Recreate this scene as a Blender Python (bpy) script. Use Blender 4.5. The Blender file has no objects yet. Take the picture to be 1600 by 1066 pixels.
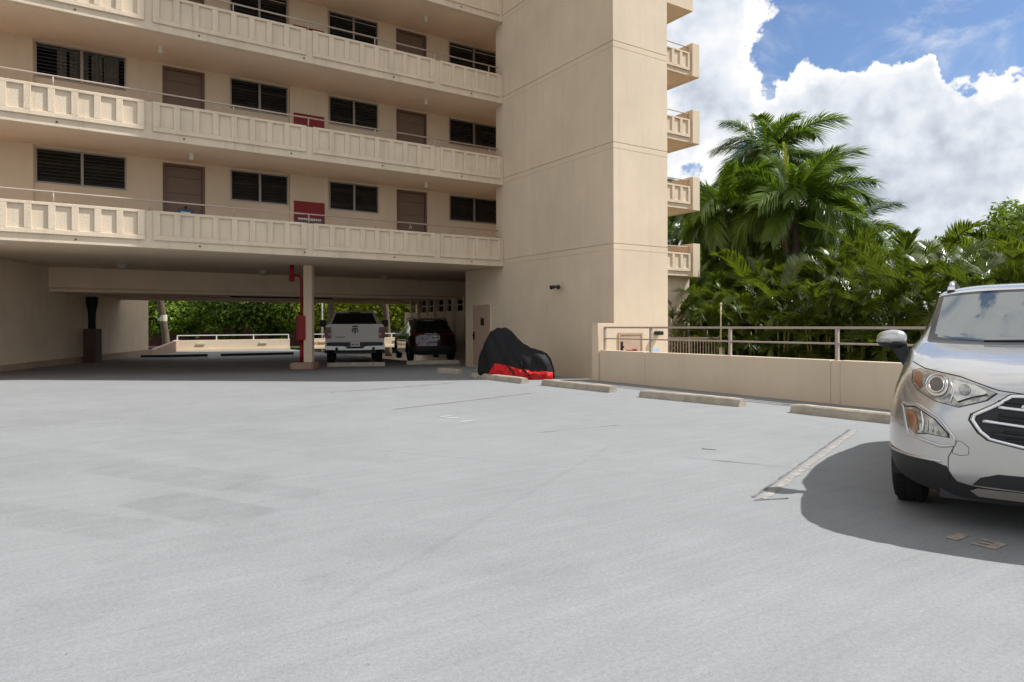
import bpy, bmesh, math, random
from mathutils import Vector, Matrix, noise
from mathutils.bvhtree import BVHTree

R = math.radians
sc = bpy.context.scene
COL = sc.collection

# ------------------------------------------------------------------ camera
cam_d = bpy.data.cameras.new('camera'); cam = bpy.data.objects.new('camera', cam_d); COL.objects.link(cam)
cam.location = (0, 0, 1.38)
cam.rotation_euler = (R(90), R(0.2), R(-33.5))
cam_d.sensor_width = 36; cam_d.sensor_fit = 'HORIZONTAL'; cam_d.lens = 24.0
cam_d.shift_y = -25 / 1600
cam_d.clip_start = 0.05; cam_d.clip_end = 4000
sc.camera = cam

# ------------------------------------------------------------------ sun + sky
SUN_EL = R(51)
SUN = Vector((0.894 * math.cos(SUN_EL), -0.448 * math.cos(SUN_EL), math.sin(SUN_EL))).normalized()
sl = bpy.data.lights.new('sun', 'SUN'); sl.energy = 5.0; sl.angle = R(0.55); sl.color = (1.0, 0.99, 0.975)
so = bpy.data.objects.new('sun', sl); COL.objects.link(so)
so.rotation_euler = SUN.to_track_quat('Z', 'Y').to_euler(); so.location = (20, -10, 40)

world = bpy.data.worlds.new('World'); sc.world = world; world.use_nodes = True
wn, wl = world.node_tree.nodes, world.node_tree.links
wn.clear()
def wnode(t, **k):
    n = wn.new(t)
    for a, b in k.items(): setattr(n, a, b)
    return n
w_out = wnode('ShaderNodeOutputWorld')
sky = wnode('ShaderNodeTexSky'); sky.sky_type = 'NISHITA'; sky.sun_disc = False
sky.sun_elevation = SUN_EL; sky.sun_rotation = math.atan2(SUN.x, SUN.y); sky.altitude = 20; sky.air_density = 1.1; sky.dust_density = 0.6; sky.ozone_density = 1.4
bg_sky = wnode('ShaderNodeBackground'); bg_sky.inputs[1].default_value = 0.092
tint = wnode('ShaderNodeMix', data_type='RGBA', blend_type='MULTIPLY'); tint.inputs[0].default_value = 1; tint.inputs[7].default_value = (.86, .97, 1.16, 1)
wl.new(sky.outputs[0], tint.inputs[6]); wl.new(tint.outputs[2], bg_sky.inputs[0])
geo = wnode('ShaderNodeTexCoord')
def wmath(op, a, b=None, c=None, clamp=False):
    n = wnode('ShaderNodeMath', operation=op, use_clamp=clamp)
    for i, v in enumerate((a, b, c)):
        if v is None: continue
        if isinstance(v, (int, float)): n.inputs[i].default_value = v
        else: wl.new(v, n.inputs[i])
    return n.outputs[0]
def wvm(op, a, b):
    n = wnode('ShaderNodeVectorMath', operation=op)
    for i, v in enumerate((a, b)):
        if isinstance(v, (tuple, Vector)): n.inputs[i].default_value = tuple(v)
        else: wl.new(v, n.inputs[i])
    return n
DIR = geo.outputs['Generated']
def wnoise(vec, scale, detail, rough, dist=0.0):
    n = wnode('ShaderNodeTexNoise'); n.inputs['Scale'].default_value = scale; n.inputs['Detail'].default_value = detail
    n.inputs['Roughness'].default_value = rough; n.inputs['Distortion'].default_value = dist
    wl.new(vec, n.inputs['Vector']); return n.outputs['Fac']
# directions of the cloud masses (world directions, unit vectors): (direction, radius in radians, weight)
def pixdir(px, py):
    a = R(33.5); x = (px - 800) / 1066.67; y = -(py - 508) / 1066.67
    return Vector((x * math.cos(a) + math.sin(a), -x * math.sin(a) + math.cos(a), y)).normalized()
# (pixel towards which the mass lies), angular radius, weight
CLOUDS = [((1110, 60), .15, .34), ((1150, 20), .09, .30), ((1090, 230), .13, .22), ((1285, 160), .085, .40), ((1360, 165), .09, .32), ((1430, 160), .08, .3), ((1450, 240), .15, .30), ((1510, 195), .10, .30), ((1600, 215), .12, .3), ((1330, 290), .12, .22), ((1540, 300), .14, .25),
          ((1320, 10), .13, -.50), ((1440, 20), .12, -.36), ((1560, 60), .085, -.34), ((1245, 70), .055, -.34), ((1200, 130), .035, -.35), ((1195, 215), .05, -.5), ((1590, 150), .03, -.4), ((1080, 290), .035, -.35), ((1540, 150), .035, -.42), ((1505, 120), .04, -.2), ((1095, 225), .03, -.2), ((1120, 260), .05, -.12), ((.2, .48, .85), .45, .22)]  # last mass: unseen cloud added overhead for the windshield reflection
nrm = wvm('NORMALIZE', DIR, (0, 0, 0)).outputs[0]
n0 = wnoise(nrm, 5.2, 9, .60)
n1 = wnoise(wvm('ADD', nrm, SUN * .035).outputs[0], 5.2, 4, .60)
n2 = wnoise(wvm('ADD', nrm, (3.1, 1.7, .4)).outputs[0], 4.0, 5, .55)
f0 = wmath('MULTIPLY_ADD', n0, 1.9, .06)  # cover kept high all round; unseen cloud added for fill light
wrp = wnode('ShaderNodeTexNoise'); wrp.inputs['Scale'].default_value = 7; wrp.inputs['Detail'].default_value = 6; wrp.inputs['Roughness'].default_value = .62
wl.new(nrm, wrp.inputs['Vector'])
wof = wvm('SCALE', wvm('SUBTRACT', wrp.outputs['Color'], (.5, .5, .5)).outputs[0], (0, 0, 0)); wof.inputs['Scale'].default_value = .22
wpos = wvm('ADD', nrm, wof.outputs[0]).outputs[0]
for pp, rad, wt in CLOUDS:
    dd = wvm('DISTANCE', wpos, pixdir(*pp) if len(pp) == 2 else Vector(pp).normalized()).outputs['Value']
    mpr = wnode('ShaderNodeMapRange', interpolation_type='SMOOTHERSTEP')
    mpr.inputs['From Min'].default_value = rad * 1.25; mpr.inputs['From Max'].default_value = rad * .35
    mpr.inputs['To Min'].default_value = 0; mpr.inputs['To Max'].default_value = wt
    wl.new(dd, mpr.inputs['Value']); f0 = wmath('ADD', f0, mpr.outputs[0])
def wrange(v, a, b, c, d):
    k = wnode('ShaderNodeMapRange', interpolation_type='SMOOTHSTEP')
    for nm, q in (('From Min', a), ('From Max', b), ('To Min', c), ('To Max', d)): k.inputs[nm].default_value = q
    wl.new(v, k.inputs['Value']); return k.outputs[0]
mask_c = wrange(f0, .85, 1.0, 0, 1)
cst = wnode('ShaderNodeMapping'); cst.inputs['Scale'].default_value = (3.0, 6.0, 9.0); cst.inputs['Rotation'].default_value = (.4, .3, .6); wl.new(nrm, cst.inputs['Vector'])
wisp = wmath('MULTIPLY', wrange(wnoise(cst.outputs[0], 1.6, 7, .62, .6), .46, .74, 0, .8), wrange(n2, .40, .60, .15, 1))
mask_v = wmath('MAXIMUM', mask_c, wisp)
thick = wmath('MULTIPLY', wrange(f0, .97, 1.42, 0, 1), wrange(n2, .36, .62, .25, 1))
relief = wmath('MULTIPLY', wmath('SUBTRACT', n1, n0), 3.2)  # cloud self-shadow painted in by noise stepped towards the sun
grey = wmath('ADD', wmath('MULTIPLY', thick, .68), relief, None, True)
ramp = wnode('ShaderNodeValToRGB'); ramp.color_ramp.elements[0].color = (1.0, .995, .985, 1); ramp.color_ramp.elements[1].color = (.46, .51, .60, 1)
e = ramp.color_ramp.elements.new(.5); e.color = (.76, .80, .87, 1)
wl.new(grey, ramp.inputs[0])
bg_c = wnode('ShaderNodeBackground'); bg_c.inputs[1].default_value = 0.93
wl.new(ramp.outputs[0], bg_c.inputs[0])
mixw = wnode('ShaderNodeMixShader')
wl.new(mask_v, mixw.inputs[0]); wl.new(bg_sky.outputs[0], mixw.inputs[1]); wl.new(bg_c.outputs[0], mixw.inputs[2])
wl.new(mixw.outputs[0], w_out.inputs[0])

sc.view_settings.view_transform = 'Standard'; sc.view_settings.look = 'None'
sc.view_settings.exposure = 0.17; sc.view_settings.gamma = 1.0; sc.view_settings.use_curve_mapping = False
sc.render.engine = 'CYCLES'
sc.cycles.use_denoising = True
try: sc.cycles.denoiser = 'OPENIMAGEDENOISE'
except Exception: pass
sc.cycles.max_bounces = 10; sc.cycles.diffuse_bounces = 8; sc.cycles.glossy_bounces = 3; sc.cycles.transparent_max_bounces = 6
sc.cycles.caustics_reflective = False; sc.cycles.caustics_refractive = False
sc.cycles.sample_clamp_indirect = 6.0

# ------------------------------------------------------------------ materials
MATS = {}
def mat(name, col, rough=.6, metal=0.0, var=.12, vscale=3.0, bump=0.0, bscale=60.0, spec=.4, coat=0.0, streak=0.0, fine=0.0, ior=None, emit=None):
    if name in MATS: return MATS[name]
    m = bpy.data.materials.new(name); m.use_nodes = True
    n, l = m.node_tree.nodes, m.node_tree.links
    b = n['Principled BSDF']
    b.inputs['Roughness'].default_value = rough; b.inputs['Metallic'].default_value = metal
    b.inputs['Specular IOR Level'].default_value = spec
    if ior: b.inputs['IOR'].default_value = ior
    if coat: b.inputs['Coat Weight'].default_value = coat; b.inputs['Coat Roughness'].default_value = .04
    tc = n.new('ShaderNodeTexCoord'); co = tc.outputs['Object']
    gm = n.new('ShaderNodeNewGeometry')
    nz = n.new('ShaderNodeTexNoise'); nz.inputs['Scale'].default_value = vscale; nz.inputs['Detail'].default_value = 6; nz.inputs['Roughness'].default_value = .62
    l.new(gm.outputs['Position'], nz.inputs['Vector'])
    mr = n.new('ShaderNodeMapRange'); mr.inputs['From Min'].default_value = .3; mr.inputs['From Max'].default_value = .7
    mr.inputs['To Min'].default_value = 1 - var; mr.inputs['To Max'].default_value = 1 + var
    l.new(nz.outputs['Fac'], mr.inputs['Value'])
    fac = mr.outputs[0]
    def mul(a, bb):
        k = n.new('ShaderNodeMath'); k.operation = 'MULTIPLY'; l.new(a, k.inputs[0]); l.new(bb, k.inputs[1]); return k.outputs[0]
    if streak:
        mp = n.new('ShaderNodeMapping'); mp.inputs['Scale'].default_value = (4.2, 4.2, .32)
        l.new(gm.outputs['Position'], mp.inputs['Vector'])
        s = n.new('ShaderNodeTexNoise'); s.inputs['Scale'].default_value = 1.0; s.inputs['Detail'].default_value = 7; s.inputs['Roughness'].default_value = .7
        l.new(mp.outputs[0], s.inputs['Vector'])
        sr = n.new('ShaderNodeMapRange'); sr.inputs['From Min'].default_value = .5; sr.inputs['From Max'].default_value = .75; sr.inputs['To Min'].default_value = 1; sr.inputs['To Max'].default_value = 1 - streak
        l.new(s.outputs['Fac'], sr.inputs['Value']); fac = mul(fac, sr.outputs[0])
    if fine:
        s = n.new('ShaderNodeTexNoise'); s.inputs['Scale'].default_value = 90; s.inputs['Detail'].default_value = 3
        l.new(gm.outputs['Position'], s.inputs['Vector'])
        sr = n.new('ShaderNodeMapRange'); sr.inputs['From Min'].default_value = .3; sr.inputs['From Max'].default_value = .7; sr.inputs['To Min'].default_value = 1 - fine; sr.inputs['To Max'].default_value = 1 + fine
        l.new(s.outputs['Fac'], sr.inputs['Value']); fac = mul(fac, sr.outputs[0])
    vm = n.new('ShaderNodeVectorMath'); vm.operation = 'SCALE'; vm.inputs[0].default_value = col
    l.new(fac, vm.inputs['Scale']); l.new(vm.outputs[0], b.inputs['Base Color'])
    if bump:
        bn = n.new('ShaderNodeTexNoise'); bn.inputs['Scale'].default_value = bscale; bn.inputs['Detail'].default_value = 5
        l.new(gm.outputs['Position'], bn.inputs['Vector'])
        bp = n.new('ShaderNodeBump'); bp.inputs['Strength'].default_value = min(1, bump); bp.inputs['Distance'].default_value = .012
        l.new(bn.outputs['Fac'], bp.inputs['Height']); l.new(bp.outputs[0], b.inputs['Normal'])
    if emit:
        b.inputs['Emission Color'].default_value = (*emit[:3], 1); b.inputs['Emission Strength'].default_value = emit[3]
    MATS[name] = m; return m

def leafmat(name, col, trans=.35, rough=.38, spec=.5, var=.35):
    if name in MATS: return MATS[name]
    m = bpy.data.materials.new(name); m.use_nodes = True
    n, l = m.node_tree.nodes, m.node_tree.links
    b = n['Principled BSDF']; b.inputs['Roughness'].default_value = rough; b.inputs['Specular IOR Level'].default_value = spec
    gm = n.new('ShaderNodeNewGeometry'); oi = n.new('ShaderNodeObjectInfo')
    nz = n.new('ShaderNodeTexNoise'); nz.inputs['Scale'].default_value = 1.6; nz.inputs['Detail'].default_value = 5
    l.new(gm.outputs['Position'], nz.inputs['Vector'])
    a = n.new('ShaderNodeMath'); a.operation = 'ADD'; l.new(nz.outputs['Fac'], a.inputs[0]); l.new(oi.outputs['Random'], a.inputs[1])
    a2 = n.new('ShaderNodeMath'); a2.operation = 'ADD'; l.new(a.outputs[0], a2.inputs[0]); l.new(gm.outputs['Random Per Island'], a2.inputs[1])
    mr = n.new('ShaderNodeMapRange'); mr.inputs['From Min'].default_value = .5; mr.inputs['From Max'].default_value = 2.1
    l.new(a2.outputs[0], mr.inputs['Value'])
    rp = n.new('ShaderNodeValToRGB')
    c = Vector(col)
    rp.color_ramp.elements[0].color = (*(c * (1 - var)), 1)
    rp.color_ramp.elements[1].color = (c.x * (1 + var * 2.0), c.y * (1 + var * 1.2), c.z * (1 + var * .5), 1)
    l.new(mr.outputs[0], rp.inputs[0]); l.new(rp.outputs[0], b.inputs['Base Color'])
    t = n.new('ShaderNodeBsdfTranslucent')
    hs = n.new('ShaderNodeMix'); hs.data_type = 'RGBA'; hs.blend_type = 'MULTIPLY'; hs.inputs[0].default_value = 1
    l.new(rp.outputs[0], hs.inputs[6]); hs.inputs[7].default_value = (1.5, 1.5, .6, 1); l.new(hs.outputs[2], t.inputs[0])
    mx = n.new('ShaderNodeMixShader'); mx.inputs[0].default_value = trans
    l.new(b.outputs[0], mx.inputs[1]); l.new(t.outputs[0], mx.inputs[2]); l.new(mx.outputs[0], n['Material Output'].inputs[0])
    MATS[name] = m; return m

def deckmat():
    m = bpy.data.materials.new('deck_coating'); m.use_nodes = True
    n, l = m.node_tree.nodes, m.node_tree.links
    b = n['Principled BSDF']; b.inputs['Roughness'].default_value = .82; b.inputs['Specular IOR Level'].default_value = .25
    gm = n.new('ShaderNodeNewGeometry'); P = gm.outputs['Position']
    def math_(op, a, c, clamp=False):
        k = n.new('ShaderNodeMath'); k.operation = op; k.use_clamp = clamp
        for i, v in enumerate((a, c)):
            if isinstance(v, (int, float)): k.inputs[i].default_value = v
            else: l.new(v, k.inputs[i])
        return k.outputs[0]
    def nz(scale, det, ro, vec=P, dist=0):
        k = n.new('ShaderNodeTexNoise'); k.inputs['Scale'].default_value = scale; k.inputs['Detail'].default_value = det; k.inputs['Roughness'].default_value = ro; k.inputs['Distortion'].default_value = dist
        l.new(vec, k.inputs['Vector']); return k.outputs['Fac']
    def rng(v, a, c, d, e_):
        k = n.new('ShaderNodeMapRange'); k.inputs['From Min'].default_value = a; k.inputs['From Max'].default_value = c; k.inputs['To Min'].default_value = d; k.inputs['To Max'].default_value = e_
        l.new(v, k.inputs['Value']); return k.outputs[0]
    def mapped(rot, scale):
        k = n.new('ShaderNodeMapping'); k.inputs['Rotation'].default_value = (0, 0, rot); k.inputs['Scale'].default_value = scale
        l.new(P, k.inputs['Vector']); return k.outputs[0]
    big = rng(nz(.35, 5, .55), .3, .7, .94, 1.05)
    mid = rng(nz(2.2, 6, .65), .3, .7, .95, 1.04)
    brush = rng(nz(1.0, 7, .75, mapped(R(-20), (.5, 11, 1))), .35, .68, 1.04, .93)
    brush2 = rng(nz(1.0, 6, .7, mapped(R(68), (.9, 12, 1))), .4, .75, 1.02, .965)
    grain = rng(nz(42, 5, .8), .32, .68, .80, 1.08)
    grit = rng(nz(150, 3, .7), .32, .68, .84, 1.10)
    f = math_('MULTIPLY', math_('MULTIPLY', math_('MULTIPLY', big, mid), math_('MULTIPLY', brush, brush2)), math_('MULTIPLY', grain, grit))
    # scuffs and darker spots with a shape of their own
    spots = rng(nz(.9, 9, .76, dist=1.2), .60, .72, 1, .86)
    f = math_('MULTIPLY', f, spots)
    peb = rng(nz(38, 4, .8), .63, .69, 1, .52)
    f = math_('MULTIPLY', f, peb)
    # worn rectangular re-coat patches: (centre x, y, half length, half width, angle, darkness)
    sep = n.new('ShaderNodeSeparateXYZ')
    wob = n.new('ShaderNodeVectorMath'); wob.operation = 'ADD'
    wn1 = n.new('ShaderNodeTexNoise'); wn1.inputs['Scale'].default_value = 3; wn1.inputs['Detail'].default_value = 5; l.new(P, wn1.inputs['Vector'])
    ws = n.new('ShaderNodeVectorMath'); ws.operation = 'SCALE'; ws.inputs['Scale'].default_value = .07; l.new(wn1.outputs['Color'], ws.inputs[0])
    l.new(P, wob.inputs[0]); l.new(ws.outputs[0], wob.inputs[1])
    gaps = rng(nz(1.9, 8, .75), .34, .60, .15, 1)
    for cx, cy, hl, hw, an, dk in PATCHES:
        mp = n.new('ShaderNodeMapping'); mp.vector_type = 'TEXTURE'; mp.inputs['Location'].default_value = (cx + .035, cy + .035, 0); mp.inputs['Rotation'].default_value = (0, 0, an)
        l.new(wob.outputs[0], mp.inputs['Vector'])
        s = n.new('ShaderNodeSeparateXYZ'); l.new(mp.outputs[0], s.inputs[0])
        ax = rng(math_('ABSOLUTE', s.outputs[0], 0), hl - .04, hl + .04, 1, 0); ay = rng(math_('ABSOLUTE', s.outputs[1], 0), hw - .025, hw + .025, 1, 0)
        k = math_('MULTIPLY', math_('MULTIPLY', ax, ay), gaps)
        f = math_('MULTIPLY', f, math_('SUBTRACT', 1, math_('MULTIPLY', k, dk)))
    # the bay under the building is bare, darker concrete
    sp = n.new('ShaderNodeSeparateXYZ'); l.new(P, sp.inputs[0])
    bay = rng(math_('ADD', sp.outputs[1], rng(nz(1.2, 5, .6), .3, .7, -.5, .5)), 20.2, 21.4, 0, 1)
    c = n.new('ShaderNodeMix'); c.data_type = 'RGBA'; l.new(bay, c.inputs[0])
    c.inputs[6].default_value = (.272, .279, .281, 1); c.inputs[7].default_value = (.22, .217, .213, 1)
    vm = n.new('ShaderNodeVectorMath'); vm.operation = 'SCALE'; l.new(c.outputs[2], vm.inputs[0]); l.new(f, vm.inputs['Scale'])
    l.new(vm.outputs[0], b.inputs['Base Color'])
    bp = n.new('ShaderNodeBump'); bp.inputs['Strength'].default_value = .35; bp.inputs['Distance'].default_value = .006
    l.new(math_('ADD', nz(60, 4, .7), nz(8, 4, .6)), bp.inputs['Height']); l.new(bp.outputs[0], b.inputs['Normal'])
    return m
PATCHES = [(.88, 7.05, .95, .30, R(-58), .12), (.87, 5.65, .62, .26, R(-62), .16), (-.06, 5.9, .9, .22, R(-52), .12), (1.24, 8.4, 1.0, .38, R(-58), .07), (1.5, 5.9, .45, .16, R(-58), .12), (2.5, 6.9, .5, .12, R(-50), .06),
           (-1.0, 9.5, 2.2, .7, R(-58), .06), (.6, 4.4, .8, .30, R(32), .06), (1.5, 11.5, 2.5, 1.0, R(-20), .04), (2.0, 3.6, .8, .3, R(-58), .06), (-1.6, 12.5, 2.0, .5, R(-40), .05), (2.4, 8.8, 1.2, .35, R(-58), .05),
           (1.2, 10.0, 4.5, .02, R(32), .16), (2.6, 7.6, 3.5, .018, R(-58), .14), (.2, 12.5, 4.0, .02, R(-58), .12), (3.2, 4.6, 2.5, .018, R(32), .12)]

STUCCO = mat('beige_stucco', (.675, .558, .415), .85, var=.075, vscale=.55, bump=.25, bscale=140, spec=.2, streak=.075, fine=.03)
PANEL = mat('panel_stucco', (.69, .572, .43), .88, var=.06, vscale=1.5, bump=.9, bscale=48, spec=.2, streak=.20, fine=.05)
CEIL = mat('ceiling_paint', (.72, .575, .435), .85, var=.05, vscale=1.2, bump=.1, bscale=60, spec=.2)
GWALL = mat('garage_wall_paint', (.76, .62, .465), .85, var=.07, vscale=1.0, bump=.15, bscale=60, spec=.2, streak=.08)
KERB = mat('kerb_paint', (.42, .30, .235), .85, var=.15, vscale=2, bump=.2, bscale=40, spec=.2)
RAIL = mat('rail_paint', (.40, .32, .265), .5, var=.08, vscale=4, spec=.4)
BRAIL = mat('balcony_rail_paint', (.40, .325, .265), .5, var=.08, vscale=4, spec=.4)
ALU = mat('window_aluminium', (.30, .275, .245), .45, .3, var=.06)
DGLASS = mat('louvre_glass', (.032, .031, .028), .15, var=.3, spec=.6)
ROOM = mat('dark_room', (.03, .027, .023), .9, var=.2, spec=.1)  # near-black colour stands in for unlit depth behind openings
CURT = mat('curtain_cloth', (.26, .22, .17), .9, var=.1, spec=.1)
DOOR = mat('brown_door_paint', (.175, .118, .082), .5, var=.06, vscale=2, spec=.35)
DOORF = mat('brown_door_frame', (.15, .088, .055), .5, var=.05, spec=.35)
TDOOR = mat('tan_door_paint', (.46, .33, .24), .55, var=.07, vscale=3, streak=.05)
RED = mat('red_paint', (.23, .006, .008), .55, var=.08, spec=.4)
REDP = mat('red_pipe_paint', (.26, .006, .008), .5, var=.15, spec=.4)
WHITE = mat('white_paint', (.72, .71, .68), .5, var=.04)
IVORY = mat('ivory_plastic', (.62, .57, .47), .45, var=.04)
BRASS = mat('brass', (.6, .42, .15), .3, 1.0, var=.05)
DARK = mat('dark_metal', (.03, .03, .03), .45, .4, var=.1)
CONC = mat('wheel_stop_concrete', (.40, .35, .28), .92, var=.22, vscale=5, bump=.8, bscale=70, spec=.15, fine=.14)
PLINTH = mat('plinth_paint', (.36, .24, .18), .9, var=.2, vscale=4, bump=.5, spec=.15)
RUST = mat('rust', (.10, .045, .02), .8, var=.3)
LINE = mat('old_line_paint', (.295, .282, .262), .9, var=.3, vscale=12, spec=.1, fine=.15)
LINED = mat('line_joint', (.19, .183, .172), .95, var=.5, vscale=9, spec=.1, fine=.2)
NUM = mat('number_paint', (.42, .415, .40), .9, var=.25, vscale=20, spec=.1)
NUM2 = mat('tan_number_paint', (.37, .305, .26), .9, var=.25, vscale=20, spec=.1)
BLACKP = mat('black_plastic', (.022, .022, .023), .55, var=.1, spec=.4)
TYRE = mat('tyre_rubber', (.014, .014, .014), .85, var=.15, bump=.2, spec=.25)
STEELB = mat('bumper_steel', (.42, .41, .40), .28, 1.0, var=.05)
CHROME = mat('chrome', (.78, .78, .78), .12, 1.0, var=.02)
SILVER = mat('silver_paint', (.55, .54, .52), .27, .75, var=.02, coat=1.0)
WPAINT = mat('white_car_paint', (.50, .475, .44), .35, var=.03, coat=.6)
MAROON = mat('maroon_car_paint', (.030, .006, .007), .2, .3, var=.03, coat=1.0)
CGLASS = mat('car_glass', (.03, .045, .045), .03, var=.05, spec=1.0, ior=2.1)
CGLASS2 = mat('tinted_car_glass', (.010, .011, .012), .04, var=.05, spec=.6)
LENS = mat('headlamp_lens', (.34, .33, .29), .06, .35, var=.5, vscale=26, spec=.9, coat=1.0)
LENSI = mat('lamp_reflector', (.62, .60, .55), .18, .9, var=.15, vscale=30)
AMBER = mat('amber_lens', (.27, .125, .07), .22, .1, var=.15, vscale=30, coat=1.0)
TAIL = mat('tail_lamp_red', (.12, .004, .004), .3, var=.1, coat=1.0)
PLATE = mat('plate_white', (.62, .60, .55), .4, var=.05)
CBLACK = mat('black_cover_cloth', (.010, .010, .011), .7, var=.25, vscale=3, bump=1.0, bscale=9, spec=.25)
CRED = mat('red_cover_cloth', (.50, .010, .009), .6, var=.3, vscale=6, bump=1.0, bscale=10, spec=.3)
BARK = mat('palm_bark', (.125, .095, .07), .9, var=.3, vscale=5, bump=.6, bscale=25, spec=.1, streak=.2)
STEM = mat('areca_stem', (.17, .16, .05), .6, var=.3, vscale=3, spec=.2)
SHAFT = mat('crownshaft_green', (.13, .17, .04), .5, var=.2, vscale=4)
TBARK = mat('tree_bark', (.10, .075, .055), .9, var=.3, vscale=4, bump=.6, bscale=25, spec=.1)
SOIL = mat('garden_soil', (.055, .042, .03), .95, var=.4, vscale=2, bump=.7, bscale=10, spec=.1)
GRASS = mat('lawn', (.06, .105, .028), .9, var=.35, vscale=1.5, bump=.6, bscale=60, spec=.1)
ASPH = mat('street_asphalt', (.055, .055, .055), .9, var=.2, vscale=2, bump=.2, spec=.2)
LF_PALM = leafmat('palm_leaf', (.080, .150, .028), .34, .34, .5, .45)
LF_SPEAR = leafmat('young_palm_leaf', (.30, .36, .045), .4, .4, .4, .25)
LF_DEAD = leafmat('dry_palm_leaf', (.26, .18, .09), .25, .6, .2, .3)
LF_ARECA = leafmat('areca_leaf', (.060, .100, .018), .32, .33, .5, .45)
LF_TREE = leafmat('tree_leaf', (.10, .18, .024), .30, .45, .3, .5)
LF_TREE2 = leafmat('bright_tree_leaf', (.15, .215, .025), .35, .45, .3, .4)
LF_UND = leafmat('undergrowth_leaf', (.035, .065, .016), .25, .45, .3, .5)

# ------------------------------------------------------------------ mesh helpers
class MB:
    def __init__(s): s.v = []; s.f = []; s.sm = False
    def add(s, vs, fs):
        o = len(s.v); s.v += [tuple(v) for v in vs]; s.f += [tuple(i + o for i in f) for f in fs]; return s
    def box(s, x0, x1, y0, y1, z0, z1, M=None):
        vs = [Vector((x, y, z)) for z in (z0, z1) for y in (y0, y1) for x in (x0, x1)]
        if M: vs = [M @ v for v in vs]
        return s.add(vs, [(0, 2, 3, 1), (4, 5, 7, 6), (0, 1, 5, 4), (2, 6, 7, 3), (0, 4, 6, 2), (1, 3, 7, 5)])
    def cyl(s, a, b, r0, r1=None, n=12, cap=True):
        a, b = Vector(a), Vector(b); r1 = r0 if r1 is None else r1
        d = (b - a).normalized(); u = d.orthogonal().normalized(); w = d.cross(u)
        vs = []
        for p, r in ((a, r0), (b, r1)):
            for i in range(n):
                t = 2 * math.pi * i / n; vs.append(p + u * (r * math.cos(t)) + w * (r * math.sin(t)))
        fs = [(i, (i + 1) % n, n + (i + 1) % n, n + i) for i in range(n)]
        if cap: fs += [tuple(reversed(range(n))), tuple(range(n, 2 * n))]
        return s.add(vs, fs)
    def tube(s, pts, rads, n=8, cap=True):
        pts = [Vector(p) for p in pts]; k = len(pts)
        if isinstance(rads, (int, float)): rads = [rads] * k
        vs = []; u = None
        for i, p in enumerate(pts):
            d = (pts[min(i + 1, k - 1)] - pts[max(i - 1, 0)]).normalized()
            if u is None: u = d.orthogonal().normalized()
            u = (u - d * u.dot(d)).normalized(); w = d.cross(u)
            for j in range(n):
                t = 2 * math.pi * j / n; vs.append(p + u * (rads[i] * math.cos(t)) + w * (rads[i] * math.sin(t)))
        fs = [(i * n + j, i * n + (j + 1) % n, (i + 1) * n + (j + 1) % n, (i + 1) * n + j) for i in range(k - 1) for j in range(n)]
        if cap: fs += [tuple(reversed(range(n))), tuple(range((k - 1) * n, k * n))]
        return s.add(vs, fs)
    def lathe(s, prof, n=24, M=None, ax='Y'):   # profile of (radius, along)
        vs = []
        for r, h in prof:
            for j in range(n):
                t = 2 * math.pi * j / n
                p = Vector((r * math.cos(t), h, r * math.sin(t))) if ax == 'Y' else Vector((r * math.cos(t), r * math.sin(t), h))
                vs.append(M @ p if M else p)
        k = len(prof)
        return s.add(vs, [(i * n + j, i * n + (j + 1) % n, (i + 1) * n + (j + 1) % n, (i + 1) * n + j) for i in range(k - 1) for j in range(n)])
    def prism(s, poly, y0, y1, M=None, ax='Y'):  # poly of (x, z) pushed along y (or (x, y) along z)
        n = len(poly)
        if ax == 'Y': vs = [Vector((x, y0, z)) for x, z in poly] + [Vector((x, y1, z)) for x, z in poly]
        elif ax == 'X': vs = [Vector((y0, x, z)) for x, z in poly] + [Vector((y1, x, z)) for x, z in poly]
        else: vs = [Vector((x, z, y0)) for x, z in poly] + [Vector((x, z, y1)) for x, z in poly]
        if M: vs = [M @ v for v in vs]
        return s.add(vs, [tuple(range(n)), tuple(reversed(range(n, 2 * n)))] + [(i, n + i, n + (i + 1) % n, (i + 1) % n) for i in range(n)])
    def mesh(s, name, m, smooth=False, bevel=0, seg=2):
        me = bpy.data.meshes.new(name); me.from_pydata(s.v, [], s.f)
        bm = bmesh.new(); bm.from_mesh(me)
        bmesh.ops.recalc_face_normals(bm, faces=bm.faces)
        if bevel:
            ed = [e_ for e_ in bm.edges if len(e_.link_faces) == 2 and e_.calc_face_angle(0) > .5]
            bmesh.ops.bevel(bm, geom=ed, offset=bevel, segments=seg, affect='EDGES', clamp_overlap=True)
        bm.to_mesh(me); bm.free()
        me.materials.append(m)
        if smooth: me.polygons.foreach_set('use_smooth', [True] * len(me.polygons))
        return me
    def build(s, name, m, parent=None, smooth=False, bevel=0, seg=2, **tags):
        return link(name, s.mesh(name, m, smooth, bevel, seg), parent, **tags)
def link(name, me, parent=None, loc=None, rot=None, scale=None, **tags):
    o = bpy.data.objects.new(name, me); COL.objects.link(o)
    if parent: o.parent = parent
    if loc is not None: o.location = loc
    if rot is not None: o.rotation_euler = rot
    if scale is not None: o.scale = scale
    return tag(o, **tags)
def tag(o, label=None, cat=None, group=None, kind=None):
    if label: o['label'] = label
    if cat: o['category'] = cat
    if group: o['group'] = group
    if kind: o['kind'] = kind
    return o
def empty(name, loc=(0, 0, 0), rz=0, **tags):
    o = bpy.data.objects.new(name, None); COL.objects.link(o); o.location = loc; o.rotation_euler = (0, 0, rz); o.empty_display_size = .2
    return tag(o, **tags)
def copy_tree(o, parent=None):
    c = o.copy(); COL.objects.link(c)
    if parent: c.parent = parent
    for ch in list(o.children): copy_tree(ch, c)
    return c
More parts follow.
